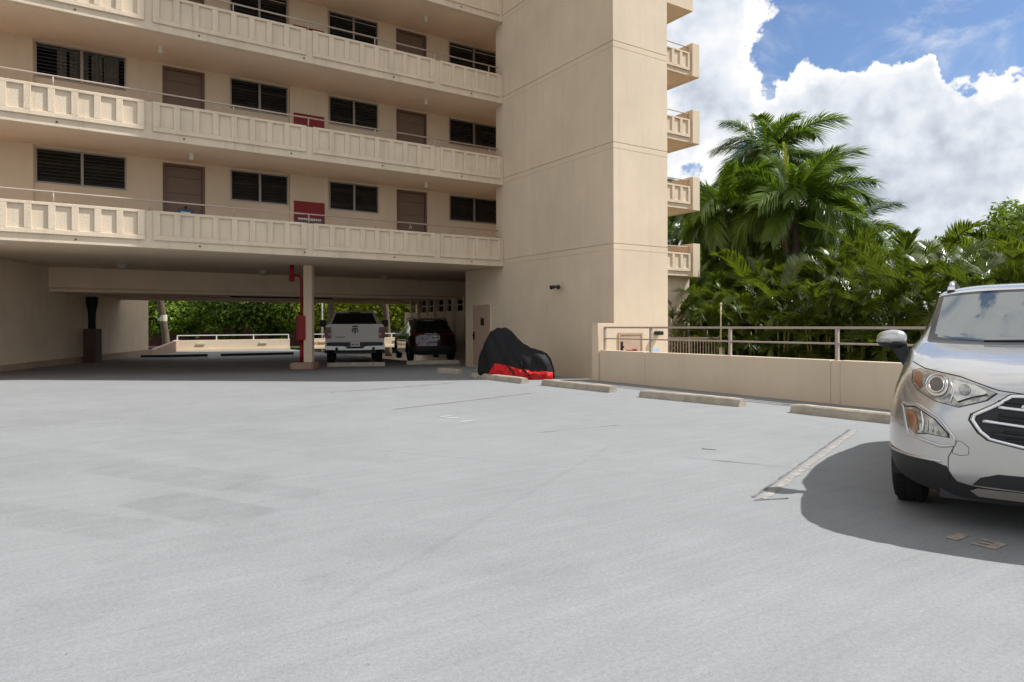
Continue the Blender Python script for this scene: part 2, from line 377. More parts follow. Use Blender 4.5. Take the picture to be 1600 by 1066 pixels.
ORD = ['first', 'second', 'third', 'fourth', 'fifth', 'sixth', 'seventh', 'eighth', 'ninth', 'tenth', 'eleventh', 'twelfth', 'thirteenth', 'fourteenth', 'fifteenth', 'sixteenth', 'seventeenth', 'eighteenth']

# ================================================================== SETTING
# terrain: one sheet to the horizon, a metre below the raised parking deck
g = MB(); g.add([(-1500, -1500, -.95), (1500, -1500, -.95), (1500, 1500, -.95), (-1500, 1500, -.95)], [(0, 1, 2, 3)])
g.build('ground', SOIL, kind='structure')
def deck_z(x, y):
    t = max(0, min(1, (y - 10) / 7)); t = t * t * (3 - 2 * t)
    return .021 * max(0, min(9, 6 - x)) * t
d = MB(); xs = [-40, -30, -22, -16] + [-12 + 1.0 * i for i in range(20)] + [9, 11.25]; ys = [-22, -12, -4, 2, 6, 8] + [9.5 + i for i in range(12)] + [22, 26, 30, 36, 41.6]
for y in ys:
    for x in xs: d.v.append((x, y, deck_z(x, y)))
nx = len(xs)
for j in range(len(ys) - 1):
    for i in range(nx - 1): d.f.append((j * nx + i, j * nx + i + 1, (j + 1) * nx + i + 1, (j + 1) * nx + i))
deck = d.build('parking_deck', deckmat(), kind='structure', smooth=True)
e_ = MB(); e_.box(-40, 11.24, -22, 41.58, -.94, -.03); e_.build('deck_slab', STUCCO, deck)
# street and lawn behind, well beyond the deck
s_ = MB(); s_.add([(-80, 52, -.944), (120, 52, -.944), (120, 61, -.944), (-80, 61, -.944)], [(0, 1, 2, 3)]); s_.build('street', ASPH, kind='structure')
s_ = MB(); s_.box(-80, 120, 61, 61.3, -.949, -.82); s_.build('kerb', CONC, kind='structure')
s_ = MB(); s_.add([(-80, 61.3, -.86), (120, 61.3, -.86), (120, 75, -.86), (-80, 75, -.86)], [(0, 1, 2, 3)]); s_.build('lawn', GRASS, kind='structure')
s_ = MB(); s_.add([(11.6, -30, -.946), (18.5, -30, -.946), (18.5, 13.2, -.946), (11.6, 13.2, -.946)], [(0, 1, 2, 3)]); s_.build('garden_path', CONC, kind='structure')

# ---- marks on the deck (children of the deck)
def strip(x0, y0, x1, y1, w, m, name, z=.004, jag=0, seed=1):
    rn = random.Random(seed); a, b = Vector((x0, y0, 0)), Vector((x1, y1, 0)); dd = (b - a).normalized(); nn = Vector((-dd.y, dd.x, 0))
    n = max(2, int((b - a).length / .12)); mb = MB()
    for i in range(n + 1):
        p = a.lerp(b, i / n); ww = w * (1 + rn.uniform(-jag, jag)); off = rn.uniform(-jag, jag) * w * .3
        for s in (-1, 1):
            q = p + nn * (s * ww / 2 + off); mb.v.append((q.x, q.y, deck_z(q.x, q.y) + z))
    mb.f = [(2 * i, 2 * i + 2, 2 * i + 3, 2 * i + 1) for i in range(n)]
    return mb.build(name, m, deck)
strip(4.62, 3.40, 8.6, 4.92, .06, LINE, 'stall_line', .004, .25, 1)
strip(4.60, 3.475, 8.6, 5.005, .022, LINED, 'stall_line', .006, .6, 2)
strip(4.52, 3.41, 4.80, 3.30, .02, LINED, 'stall_line', .006, .6, 3)
strip(4.56, 10.42, 7.9, 11.27, .026, LINED, 'stall_line', .005, .5, 4)
strip(4.6, 10.46, 7.5, 11.2, .05, LINE, 'stall_line', .004, .5, 5)
strip(4.59, 13.69, 7.85, 14.35, .03, LINED, 'stall_line', .005, .5, 6)
strip(5.1, 7.1, 6.4, 7.0, .012, LINED, 'crack', .005, .7, 7)
strip(5.4, 4.9, 6.0, 3.7, .012, LINED, 'crack', .005, .7, 8)
strip(6.0, 5.02, 5.93, 5.15, .03, LINED, 'oil_spot', .005, .8, 10)
GLY = {'1': [(.10, 0, .26, .5)], '2': [(0, .38, .32, .5), (.20, .30, .32, .38), (0, .19, .32, .30), (0, .11, .12, .19), (0, 0, .32, .11)],
       '3': [(0, .39, .32, .5), (.20, .305, .32, .39), (.05, .195, .32, .305), (.20, .11, .32, .195), (0, 0, .32, .11)]}
def number(txt, x, y, m, s=.55, wear=0, seed=0):
    rn = random.Random(seed); mb = MB()
    for i, ch in enumerate(txt):
        for a, b, c, d2 in GLY[ch]:
            if rn.random() < wear: continue
            pts = [(a, b), (c, b), (c, d2), (a, d2)]
            # reads with its top towards +x, running towards -y
            mb.add([(x + v * s * .8, y - (u + i * .42) * s, .0045) for u, v in pts], [(0, 1, 2, 3)])
    mb.build('stall_number', m, deck)
number('13', 4.74, 2.17, NUM2, .44)
number('12', 4.72, 5.60, NUM, .5, .45, 4)
number('11', 4.76, 9.25, NUM, .5, 0, 1); number('1', 4.76, 8.62, NUM, .5, 0, 3)

# ================================================================== BUILDING
SH = 2.615; ZF = 3.26; QF = 18.42; QW = 20.55; TX = 11.88; TY = 13.2; TXR = 13.85; TOP = 29.0
bld = empty('apartment_building', (5, 20, 0), label='beige stucco apartment block with panelled balconies and open parking bay below', cat='building')
bld.location = (0, 0, 0)
# tower (projecting shaft)
m = MB(); m.box(TX + .022, TXR - .022, TY + .022, 18.84, -.95, TOP - .01); m.build('tower_core', STUCCO, bld)
def tower_box(z0, z1, ins=0.0, y1=18.86, bev=.006):
    m = MB(); m.box(TX + ins, TXR - ins, TY + ins, y1, z0, z1); m.build('tower_wall_panel', STUCCO, bld, bevel=bev, seg=1)
J0 = 3.48
tower_box(-.95, J0 - .155)
zz = J0
while zz < TOP - 1:
    tower_box(zz - .155, zz - .012, -.003)
    tower_box(zz + .004, min(zz + SH - .155, TOP), 0); zz += SH
m = MB(); m.box(TX + .001, 21.0, 18.86, 20.9, -.95, ZF - .002); m.build('ground_floor_wall', STUCCO, bld)
# storey slabs, corridor walls, parapets
def wall_boxes(x0, x1, z0, z1, y0, y1, ops):
    mb = MB(); xs = sorted({x0, x1, *[o[0] for o in ops], *[o[1] for o in ops]})
    for a, b in zip(xs, xs[1:]):
        cur = z0
        for o in sorted([o for o in ops if o[0] <= a + 1e-6 and o[1] >= b - 1e-6], key=lambda o: o[2]):
            if o[2] > cur + 1e-6: mb.box(a, b, y0, y1, cur, o[2])
            cur = o[3]
        if cur < z1 - 1e-6: mb.box(a, b, y0, y1, cur, z1)
    return mb
def unit_mesh(n, w, name):     # one raised frame with n recesses, local x from 0..w, face at y=-.045, z from fascia bottom
    mb = MB(); y0, y1 = -.048, .0
    z0, z1, r0, r1 = .185, .893, .295, .825
    mb.box(0, w, y0, y1, z0, r0); mb.box(0, w, y0, y1, r1, z1)
    st = (w - n * .30) / (n + 1); ed = .15 if n != 5 else .09; gap = (w - 2 * ed - n * .30) / (n - 1)
    x = 0.0
    for i in range(n + 1):
        x1 = ed + i * (.30 + gap) if i < n else w
        mb.box(x, x1, y0, y1, r0, r1); x = x1 + .30
    return mb
U8 = unit_mesh(8, 3.68, 'panel_frame').mesh('panel_frame', PANEL, bevel=.007, seg=1)
U5 = unit_mesh(5, 2.14, 'panel_frame').mesh('panel_frame', PANEL, bevel=.007, seg=1)
U7 = unit_mesh(7, 3.26, 'panel_frame').mesh('panel_frame', PANEL, bevel=.007, seg=1)
louv = MB(); louv.box(0, 1, -.004, .004, -.048, .048, Matrix.Rotation(R(-32), 4, 'X')); LOUV = louv.mesh('louvre_blade', DGLASS)
def window(x0, x1, z0, z1, k, curtain=False):
    f = MB(); t = .035; ym = (x0 + x1) / 2
    f.box(x0, x1, QW - .02, QW + .07, z1 - t, z1); f.box(x0, x1, QW - .02, QW + .07, z0, z0 + t)
    for a in (x0, x1 - t, ym - .03):
        f.box(a, a + (t if a != ym - .03 else .06), QW - .022, QW + .068, z0 + t, z1 - t)
    w = f.build('window_frame', ALU, bld)
    nb = 9; h = (z1 - z0 - 2 * t) / nb
    for a, b in ((x0 + t, ym - .03), (ym + .03, x1 - t)):
        for i in range(nb):
            o = link('louvre_blade', LOUV, w, loc=(a + .003, QW + .03, z0 + t + h * (i + .5)), scale=(b - a - .006, 1, 1))
            if curtain: o.rotation_euler = (R(-40), 0, 0)
            elif (i * 7 + int(x0 * 10) + k * 3) % 5 == 0: o.rotation_euler = (R(12), 0, 0)
    if curtain:
        c = MB(); n = 40
        for i in range(n + 1):
            x = x0 + .45 + (x1 - x0 - .6) * i / n; y = QW + .13 + .025 * math.sin(i * 1.9) + .012 * math.sin(i * .7)
            c.v += [(x, y, z0 + .02), (x, y, z1)]
        c.f = [(2 * i, 2 * i + 2, 2 * i + 3, 2 * i + 1) for i in range(n) if i not in (6, 7, 20, 21, 29)]
        c.build('curtain', CURT, w)
def door(x0, x1, z0, z1, k, knob=True):
    f = MB(); t = .07
    f.box(x0, x0 + t, QW - .015, QW + .12, z0, z1); f.box(x1 - t, x1, QW - .015, QW + .12, z0, z1); f.box(x0 + t, x1 - t, QW - .015, QW + .12, z1 - t, z1)
    fr = f.build('door_frame', DOORF, bld)
    l_ = MB(); zz = z0
    for zt in (z0 + 1.55, z0 + 1.98, z1 - t):
        l_.box(x0 + t, x1 - t, QW + .035, QW + .075, zz, zt - .006); zz = zt
    l_.build('door_leaf', DOOR, fr, bevel=.004, seg=1)
    h = MB(); h.lathe([(0, -.07), (.028, -.065), (.034, -.04), (.018, -.02), (.03, 0)], 12, Matrix.Translation((x1 - .17, QW + .035, z0 + .98)))
    h.build('door_knob', BRASS, fr, smooth=True)
WX = [(-.50, 1.46), (4.04, 5.65), (6.89, 8.49), (11.06, 13.02)]; DX = [(2.32, 3.37), (9.13, 10.21)]
for k in range(4):
    zf = ZF + SH * k
    ops = [(a, b, zf + 1.69, zf + 2.56) for a, b in WX] + [(a, b, zf + .2, zf + 2.54) for a, b in DX]
    if k == 3: ops = []
    if k < 3:
        wall_boxes(-14, 21.0, zf + .2, zf + SH, QW, QW + .18, ops).build('corridor_wall', STUCCO, bld)
        for i, (a, b) in enumerate(WX): window(a, b, zf + 1.69, zf + 2.56, k, curtain=(k == 1 and i == 0))
        for i, (a, b) in enumerate(DX): door(a, b, zf + .2, zf + 2.54, k)
        for a, b in ((-1.75, -.54), (5.69, 6.83)):
            p_ = MB(); p_.box(a, b, QW - .07, QW - .001, zf + .2, zf + SH - .001); p_.build('wall_pier', STUCCO, bld)
        r_ = MB(); r_.box(-14, 21, QW + .55, QW + .6, zf + .2, zf + SH); r_.build('room_backing', ROOM, bld)
    # slab
    s_ = MB(); s_.box(-14, 21.0, QF + .16, QW + .18, zf + .0, zf + .2); s_.build('balcony_slab', CEIL, bld)
    for (xa, xb) in ((-14, TX), (TXR, 21.0)):
        s_ = MB(); s_.box(xa, xb - .004, QF, QF + .158, zf - .004, zf + .886)
        par = s_.build('balcony_parapet', PANEL, bld, bevel=.01, seg=1)
        if xa < 0:
            for j in range(-3, 3):
                if j < 2: link('panel_frame', U8, par, loc=(1.87 + 3.86 * j, QF, zf))
            link('panel_frame', U5, par, loc=(9.60, QF, zf))
            rx0, rx1, px = -14.0, 11.74, [1.8 + 1.92 * j for j in range(-7, 6)] + [11.70]
        else:
            link('panel_frame', U7, par, loc=(17.31, QF, zf)); link('panel_frame', U5, par, loc=(14.6, QF, zf))
            rx0, rx1, px = 13.95, 20.58, [13.98, 17.2, 20.55]
        r_ = MB(); r_.tube([(rx0, QF + .09, zf + 1.15), (rx1, QF + .09, zf + 1.15)], .021, 10)
        rl = r_.build('handrail', BRAIL, par, smooth=True)
        for q in px:
            r_ = MB(); r_.cyl((q, QF + .09, zf + .88), (q, QF + .09, zf + 1.14), .017, n=8); r_.build('rail_post', BRAIL, par, smooth=True)
        if xa < 0:
            for j in range(-2, 6):
                r_ = MB(); r_.cyl((.30 + 2.6 * j - (k % 2) * .35, QF - .012, zf + .10), (.30 + 2.6 * j - (k % 2) * .35, QF + .02, zf + .10), .022, n=8); r_.build('drain_spout', RUST, par)
    # end fin of the right-hand balcony
    f_ = MB(); f_.box(20.62, 21.02, QF - .10, QW + .1, zf - .03, zf + 1.28); f_.build('end_fin', STUCCO, bld, bevel=.01, seg=1)
# solid upper block
m = MB(); m.box(-14, 21.0, QW + .62, 32.5, ZF + .2, TOP); m.build('upper_block', STUCCO, bld)
m = MB(); m.box(-14, 20.99, QF + .2, QW + .60, ZF + SH * 3 + .9 + 1.8, TOP); m.build('upper_storeys', STUCCO, bld)
# soffit of the parking bay, beams, far edge
m = MB(); m.box(-14, 16.4, 18.6, 26.38, 3.30, 3.455); m.build('bay_ceiling', CEIL, bld)
m = MB(); m.box(-14, 16.4, 26.4, 27.0, 2.50, 3.45); m.build('beam', GWALL, bld, bevel=.01, seg=1)
m = MB(); m.box(-14, 16.4, 27.0, 32.5, 2.60, 3.45); m.build('rear_ceiling', CEIL, bld)
m = MB(); m.box(-14, 16.4, 32.1, 32.48, 2.47, 2.598); m.build('rear_beam', GWALL, bld)
for (x0, x1, y, z, r_) in ((-1, 14.5, 26.34, 2.62, .02), (4, 13.5, 29.5, 2.55, .03), (1.0, 12.0, 30.6, 2.56, .022)):
    m = MB(); m.tube([(x0, y, z), (x1, y, z)], r_, 8); m.build('conduit', CEIL, bld, smooth=True)
m = MB(); m.tube([(7.9, 26.34, 2.62), (7.9, 26.34, 3.3)], .02, 8); m.build('conduit', CEIL, bld, smooth=True)
m = MB(); m.box(7.78, 8.02, 26.30, 26.398, 2.74, 3.0); m.build('junction_box', CEIL, bld, bevel=.01)
m = MB(); m.tube([(5.4, 27.6, 2.5), (9.4, 27.6, 2.5)], .03, 8); m.build('conduit', DARK, bld, smooth=True)
# column + plinth
def rotbox(cx, cy, hx, hy, z0, z1, ang): return Matrix.Translation((cx, cy, 0)) @ Matrix.Rotation(ang, 4, 'Z'), (-hx, hx, -hy, hy, z0, z1)
A20 = R(-20)
M_, b_ = rotbox(6.62, 21.75, .135, .135, .22, 3.30, R(-33)); m = MB(); m.box(*b_, M_); col = m.build('column', GWALL, bld, bevel=.015)
M_, b_ = rotbox(6.52, 21.85, .36, .42, -.02, .22, R(-33)); m = MB(); m.box(*b_, M_); m.build('plinth', PLINTH, bld, bevel=.04)
# slanting left wall with kerb
wd = Vector((3.3, 8.4, 0)).normalized(); wnm = Vector((-wd.y, wd.x, 0)); P0 = Vector((-1.4, 23.6, 0))
def along(t0, t1, off0, off1, z0, z1, mb):
    a, b = P0 + wd * t0, P0 + wd * t1
    q = [a + wnm * off0, b + wnm * off0, b + wnm * off1, a + wnm * off1]
    return mb.prism([(v.x, v.y) for v in q], z0, z1, ax='Z')
along(-7, 13.2, 0, .3, -.02, 3.29, MB()).build('garage_wall', GWALL, bld)
along(-7, 13.2, -.18, -.001, -.02, .31, MB()).build('wall_kerb', KERB, bld, bevel=.02)
# right inner wall with ribs and clerestory slats
r0, r1 = Vector((14.2, 22.4, 0)), Vector((14.62, 32.0, 0)); rd = (r1 - r0).normalized(); rn_ = Vector((-rd.y, rd.x, 0)); RL = (r1 - r0).length
def rprism(t0, t1, o0, o1, z0, z1, name, mt):
    q = [r0 + rd * t0 + rn_ * o0, r0 + rd * t1 + rn_ * o0, r0 + rd * t1 + rn_ * o1, r0 + rd * t0 + rn_ * o1]
    return MB().prism([(v.x, v.y) for v in q], z0, z1, ax='Z').build(name, mt, bld)
rprism(0, RL, -.75, -.7, 0, 2.6, 'bay_back_wall', ROOM)
for i in range(10):
    t = RL * i / 10; w = RL / 10
    rprism(t + .13, t + w - .002, -.10, 0, 0, 2.0, 'wall_infill_panel', GWALL)
    rprism(t, t + .128, -.16, .10 if i % 2 == 0 else .03, 0, 2.598, 'wall_rib', GWALL)
    rprism(t + .13, t + w - .002, -.07, -.03, 2.26, 2.30, 'clerestory_slat', WHITE)
m = MB(); m.box(13.9, 21, 20.9, 32.5, -.9, ZF + .1); bx_ = m
m = MB(); m.box(15.5, 21, 20.92, 32.5, -.9, ZF + .19); m.build('rear_core_wall', GWALL, bld)
m = MB(); m.tube([(12.15, 21.05, 0), (12.15, 21.05, 3.3)], .07, 10); m.build('drain_pipe', DARK, bld, smooth=True)
m = MB(); m.tube([(12.45, 21.2, 0), (12.45, 21.2, 3.3)], .09, 10); m.build('drain_pipe', GWALL, bld, smooth=True)
# tower door (in the shaded side face)
dm = MB(); y0, y1 = 19.24, 20.40
dm.box(TX - .03, TX + .0, y0 - .06, y0, 0, 2.10); dm.box(TX - .03, TX, y1, y1 + .06, 0, 2.10); dm.box(TX - .03, TX, y0, y1, 2.05, 2.10)
td = dm.build('service_door_frame', STUCCO, bld, bevel=.004, seg=1)
m = MB(); m.box(TX - .012, TX - .001, y0, y1, .01, 2.05); m.build('door_leaf', TDOOR, td, bevel=.003, seg=1)
m = MB(); m.box(TX - .018, TX - .012, 19.63, 19.86, 1.37, 1.62); m.build('door_pane', DGLASS, td)
m = MB(); m.cyl((TX - .07, 20.30, 1.03), (TX - .012, 20.30, 1.03), .03, n=10); m.box(TX - .022, TX - .012, 20.25, 20.35, .88, 1.16); m.build('door_knob', DARK, td)
# door in the sunlit face of the tower (lower level)
dm = MB(); dm.box(12.02, 12.07, TY - .03, TY, -.93, 1.17); dm.box(12.83, 12.88, TY - .03, TY, -.93, 1.17); dm.box(12.07, 12.83, TY - .03, TY, 1.12, 1.17)
td = dm.build('lower_door_frame', TDOOR, bld)
m = MB(); m.box(12.07, 12.83, TY - .012, TY - .001, -.93, 1.12); m.build('door_leaf', TDOOR, td)
m = MB(); m.cyl((12.14, TY - .07, .80), (12.14, TY - .01, .80), .03, n=10); m.box(12.10, 12.18, TY - .02, TY - .012, .66, .94); m.build('door_knob', DARK, td)
m = MB(); m.box(12.28, 12.46, TY - .03, TY - .014, .62, .72); m.box(12.50, 12.66, TY - .03, TY - .014, .62, .735); m.build('red_sign', RED, label='two small red sign plates on the tan lower door', cat='sign')
m = MB(); m.box(13.20, 13.50, TY - .02, TY - .004, .62, .74); o = m.build('blue_sign', mat('blue_sign_paint', (.42, .58, .78), .5), label='pale blue plate low on the sunlit tower face', cat='sign')
m = MB(); m.box(13.31, 13.52, TY - .16, TY - .004, 1.10, 1.2); wl_ = m.build('wall_lamp', DARK, bevel=.01, label='black box lamp on the sunlit tower face above the railing', cat='lamp')
m = MB(); m.box(13.33, 13.50, TY - .15, TY - .02, 1.09, 1.099); m.build('lamp_lens', IVORY, wl_)
# floodlight on the shaded face
fl = empty('floodlight', (TX, 15.45, 2.45), label='black twin floodlight with round base on the shaded tower wall', cat='lamp')
m = MB(); m.lathe([(0, -.04), (.10, -.035), (.115, 0)], 20, Matrix.Rotation(R(90), 4, 'Z')); m.build('base_plate', IVORY, fl, smooth=True)
for s, nm in ((-1, 'lamp_head'), (1, 'lamp_head')):
    m = MB(); m.tube([(-.03, 0, 0), (-.1, .05 * s, .0), (-.13, .07 * s, .01)], .018, 8); m.build('lamp_arm', DARK, fl, smooth=True)
    m = MB(); a = Vector((-.12, .06 * s, .02)); b = a + Vector((-.10, .13 * s, -.03)); m.tube([a, a.lerp(b, .35), b], [.03, .05, .062], 14); m.build(nm, DARK, fl, smooth=True)

# ---- small fixtures on the corridors
for k in range(3):
    zf = ZF + SH * (k + 1)
    for x, nm in ((2.5 + (.36 if k == 0 else -.35), 'left'), (9.62, 'right')):
        c = MB(); c.lathe([(0, -.17), (.055, -.17), (.06, -.16), (.06, -.03), (.075, -.02), (.075, 0)], 18, Matrix.Translation((x, 19.4, zf + .0)), ax='Z')
        c.build('ceiling_light', IVORY, smooth=True, label=f'small ivory cylinder ceiling light over the {"lowest" if k == 0 else ("middle" if k == 1 else "top visible")} corridor by the {nm} brown door', cat='light', group='corridor ceiling lights')
    zf = ZF + SH * k
    w = ('lowest', 'middle', 'top visible')[k]
    h = empty('fire_hose_cabinet', (6.26, QW - .071, zf + .94), label=f'red fire hose cabinet on the pier of the {w} corridor', cat='cabinet', group='fire hose cabinets')
    c = MB(); c.box(-.46, .46, -.03, 0, 0, .90); c.build('cabinet_frame', RED, h, bevel=.006, seg=1)
    c = MB(); c.box(-.40, .40, -.04, -.031, .05, .42); c.build('glass_panel', mat('cabinet_glass', (.07, .018, .018), .12, var=.2), h)
    c = MB(); rn = random.Random(5)
    x = -.34
    while x < .34:
        wd_ = rn.uniform(.03, .07); c.box(x, min(x + wd_, .36), -.046, -.041, .33 + rn.uniform(0, .02), .40); x += wd_ + .018
    c.build('white_lettering', WHITE, h)
# notice bag hanging on the left door of the lowest corridor
nb = empty('door_notice', (2.88, QW + .03, ZF + 1.02), label='white notice in a blue sleeve hanging on the left brown door', cat='notice')
c = MB(); c.box(-.19, .19, -.015, 0, -.22, .30); c.build('sleeve', mat('blue_plastic', (.03, .12, .27), .5), nb, bevel=.01)
c = MB(); c.box(-.12, .12, -.022, -.016, -.20, .24); c.build('paper', WHITE, nb)
c = MB(); c.lathe([(0, -.05), (.035, -.04), (.035, 0)], 10, Matrix.Translation((0, -.01, .36))); c.build('hook', DARK, nb)
nb = empty('door_ornament', (9.62, QW + .03, ZF + 1.36), label='small white ornament on the right brown door of the lowest corridor', cat='ornament')
c = MB(); c.tube([(-.05, -.01, -.06), (0, -.01, .07), (.05, -.01, -.06)], .013, 6); c.box(-.03, .03, -.018, -.004, -.03, -.012); c.build('figure', WHITE, nb)

# ---- bay ceiling dome lights
for i, (x, y, nm) in enumerate(((1.6, 24.2, 'left'), (5.9, 24.6, 'middle'), (10.4, 24.6, 'right'))):
    c = MB(); c.lathe([(0, -.17), (.07, -.16), (.13, -.11), (.15, -.05), (.17, -.04), (.17, 0)], 18, Matrix.Translation((x, y, 3.30)), ax='Z')
    c.build('dome_light', mat('dome_glass', (.42, .38, .31), .4), smooth=True, label=f'{nm} round dome light under the parking bay ceiling', cat='light', group='dome lights under the bay')
# ---- red standpipe beside the column
rp = empty('fire_standpipe', (6.42, 21.86, 0), label='red fire standpipe with hose box beside the beige column', cat='pipe')
c = MB(); c.tube([(0, 0, .2), (0, 0, 2.86), (-.04, 0, 2.95), (-.10, 0, 2.98), (-.26, 0, 2.98)], .045, 10); c.build('riser', REDP, rp, smooth=True)
c = MB(); c.tube([(-.30, 0, 2.88), (-.30, 0, 3.30)], [.075, .065], 12); c.build('upper_valve', REDP, rp, smooth=True)
c = MB(); c.lathe([(0, -.12), (.05, -.12), (.085, -.08), (.085, .04), (.05, .07)], 12, Matrix.Translation((-.30, 0, 2.90)), ax='Z'); c.build('elbow', REDP, rp, smooth=True)
c = MB(); c.box(-.20, .06, -.24, -.05, .92, 1.70); c.build('hose_box', REDP, rp, bevel=.02)
c = MB(); c.tube([(0, 0, .2), (0, 0, .9)], .06, 10); c.build('lower_pipe', REDP, rp, smooth=True)
# ---- brown cupboard with dark rolled tarpaulin by the slanting wall
cw = P0 + wd * 5.3 - wnm * .45
cb = empty('cupboard', cw, -math.atan2(wd.x, wd.y), label='low brown cupboard against the slanting garage wall', cat='cupboard')
c = MB(); c.box(-.2, .2, -.3, .3, 0, 1.30); c.build('carcass', mat('cupboard_brown', (.09, .055, .04), .7), cb, bevel=.015)
c = MB(); c.box(-.16, .16, -.312, -.301, .1, 1.22); c.build('door', mat('cupboard_door', (.075, .042, .03), .6), cb)
c = MB(); n = 26; rn = random.Random(3)
pts = [(.0, -.05, 1.30 + i * .045) for i in range(n)]
c.tube(pts, [.12 + .07 * min(1, max(0, (i / n - .45) * 3)) + rn.uniform(-.006, .006) for i in range(n)], 14)
c.build('rolled_tarpaulin', CBLACK, smooth=True, label='black bundled tarpaulin standing on the low brown cupboard', cat='tarpaulin').matrix_world = Matrix.Translation(cw) @ Matrix.Rotation(-math.atan2(wd.x, wd.y), 4, 'Z')
c = MB(); c.box(-.02, .02, 1.5, 1.9, 1.02, 1.10); o = c.build('wall_bracket', DARK, label='small dark bracket on the slanting garage wall', cat='bracket'); o.matrix_world = Matrix.Translation(P0 + wd * 5.2 - wnm * .03) @ Matrix.Rotation(-math.atan2(wd.x, wd.y), 4, 'Z')

# ================================================================== PARAPETS
PX = 11.1
pw = empty('parapet_wall', (PX, 9, 0), label='low beige parapet with end pillar and tan double rail beside the stalls', cat='wall')
pw.location = (0, 0, 0)
ys_ = [12.85, 11.31, 11.13, 6.81, 6.63, 2.3, 2.12, -2.2, -2.38, -8]
for i, (a, b) in enumerate(zip(ys_, ys_[1:])):
    ins = 0 if i % 2 == 0 else .018
    m = MB(); m.box(PX + ins, PX + .17, b + .003, a - .003, -.02, .755 - ins * .3); m.build('wall_panel' if i % 2 == 0 else 'wall_pilaster', STUCCO, pw, bevel=.008, seg=1)
m = MB(); m.box(PX + .024, PX + .16, -8, 12.84, -.02, .73); m.build('wall_core', STUCCO, pw)
m = MB(); m.box(PX - .06, PX + .50, 12.86, 13.08, -.02, 1.42); m.build('end_pillar', STUCCO, pw, bevel=.012)
for z, w in ((1.325, .035), (1.05, .026)):
    m = MB(); m.box(PX + .06, PX + .12, -8, 12.78, z - w, z + w * .2); m.build('rail', RAIL, pw, bevel=.006, seg=1)
for y in (12.76, 11.19, 8.99, 6.73, 4.5, 2.25, 0, -2.3):
    m = MB(); m.box(PX + .064, PX + .116, y - .026, y + .026, .74, 1.29); m.build('rail_post', RAIL, pw)
# rear parapets
def rear_par(x0, x1, y, label, depth=.18):
    t = empty('parapet_wall', (x0, y, 0), label=label, cat='wall')
    m = MB(); m.box(0, x1 - x0, 0, depth, -.02, .60); m.build('wall_panel', STUCCO, t, bevel=.01, seg=1)
    m = MB(); m.box(0, x1 - x0, -.1, -.001, -.02, .10); m.build('kerb', STUCCO, t)
    m = MB(); m.box(.03, x1 - x0 - .03, .06, .11, .84, .89); m.build('rail', WHITE, t)
    n = max(1, int((x1 - x0) / 1.6))
    for i in range(n + 1):
        x = .05 + (x1 - x0 - .1) * i / n; m = MB(); m.box(x - .03, x + .03, .062, .108, .6, .84); m.build('rail_post', WHITE, t)
    for x in (x1 - x0) * .2, (x1 - x0) * .75:
        m = MB(); m.box(x - .22, x + .22, -.06, -.002, .36, .44); m.build('vent_cover', IVORY, t)
rear_par(5.3, 11.4, 41.2, 'sunlit beige parapet with white rail behind the parking bay')
rear_par(12.6, 13.6, 41.2, 'short beige parapet just left of the white pickup')
rear_par(16.3, 26, 41.2, 'sunlit beige parapet between the pickup and the dark car')
t = empty('ramp_wall', (3.45, 36.0, .03), math.atan2(5.2, 1.9), label='sloping beige ramp wall at the end of the slanting garage wall', cat='wall')
m = MB(); m.prism([(0, -.05), (5.5, -.05), (5.5, .60), (0, .20)], -.1, .1); m.build('wall_panel', KERB, t)
for a, b, nm in (((2.84, 32.75), (5.38, 32.25), 'left'), ((6.09, 33.2), (9.3, 33.0), 'right')):
    A_, B_ = Vector((*a, 0)), Vector((*b, 0)); L = (B_ - A_).length
    m = MB(); m.prism([(-.09, 0), (.09, 0), (.05, .11), (-.05, .11)], -L / 2, L / 2, ax='Y')  # black bar lying on the rear of the deck
    o = m.build('black_wheel_stop', mat('stop_black', (.02, .02, .02), .8), bevel=.01, label=f'{nm} long black wheel stop in the shaded rear of the bay', cat='wheel stop', group='black wheel stops')
    o.location = (A_ + B_) / 2 + Vector((0, 0, deck_z((A_.x + B_.x) / 2, 32) + .01)); o.rotation_euler = (0, 0, math.atan2(B_.y - A_.y, B_.x - A_.x) - R(90))

# ================================================================== CONCRETE WHEEL STOPS
def stop_mesh(L, seed):
    rn = random.Random(seed); mb = MB(); n = 10; prof = [(-.125, 0), (-.115, .05), (-.085, .115), (-.06, .135), (.06, .135), (.085, .115), (.115, .05), (.125, 0)]
    for i in range(n + 1):
        y = -L / 2 + L * i / n; k = .93 if i in (0, n) else 1
        for x, z in prof: mb.v.append((x * k + rn.uniform(-.003, .003), y, z * k + (rn.uniform(-.003, .003) if z > 0 else 0)))
    q = len(prof)
    for i in range(n):
        for j in range(q - 1): mb.f.append((i * q + j, i * q + j + 1, (i + 1) * q + j + 1, (i + 1) * q + j))
    mb.f += [tuple(range(q)), tuple(reversed(range(n * q, n * q + q)))]
    return mb.mesh('wheel_stop', CONC, bevel=0)
STOPS = [((7.50, 22.60), (9.25, 21.85), 'worn concrete wheel stop behind the white pickup'), ((10.15, 22.05), (11.95, 21.55), 'worn concrete wheel stop behind the dark car'),
         ((9.30, 17.92), (9.45, 16.92), 'short broken concrete wheel stop near the brown service door'), ((9.13, 15.6), (9.13, 13.25), 'concrete wheel stop in front of the covered motorcycle, its near end sunlit'),
         ((9.27, 12.65), (9.38, 10.45), 'sunlit concrete wheel stop between the covered motorcycle and the railing pillar'), ((9.27, 9.5), (9.55, 7.42), 'concrete wheel stop before the parapet, second from the silver car'),
         ((9.58, 6.48), (9.66, 4.4), 'concrete wheel stop nearest the silver car')]
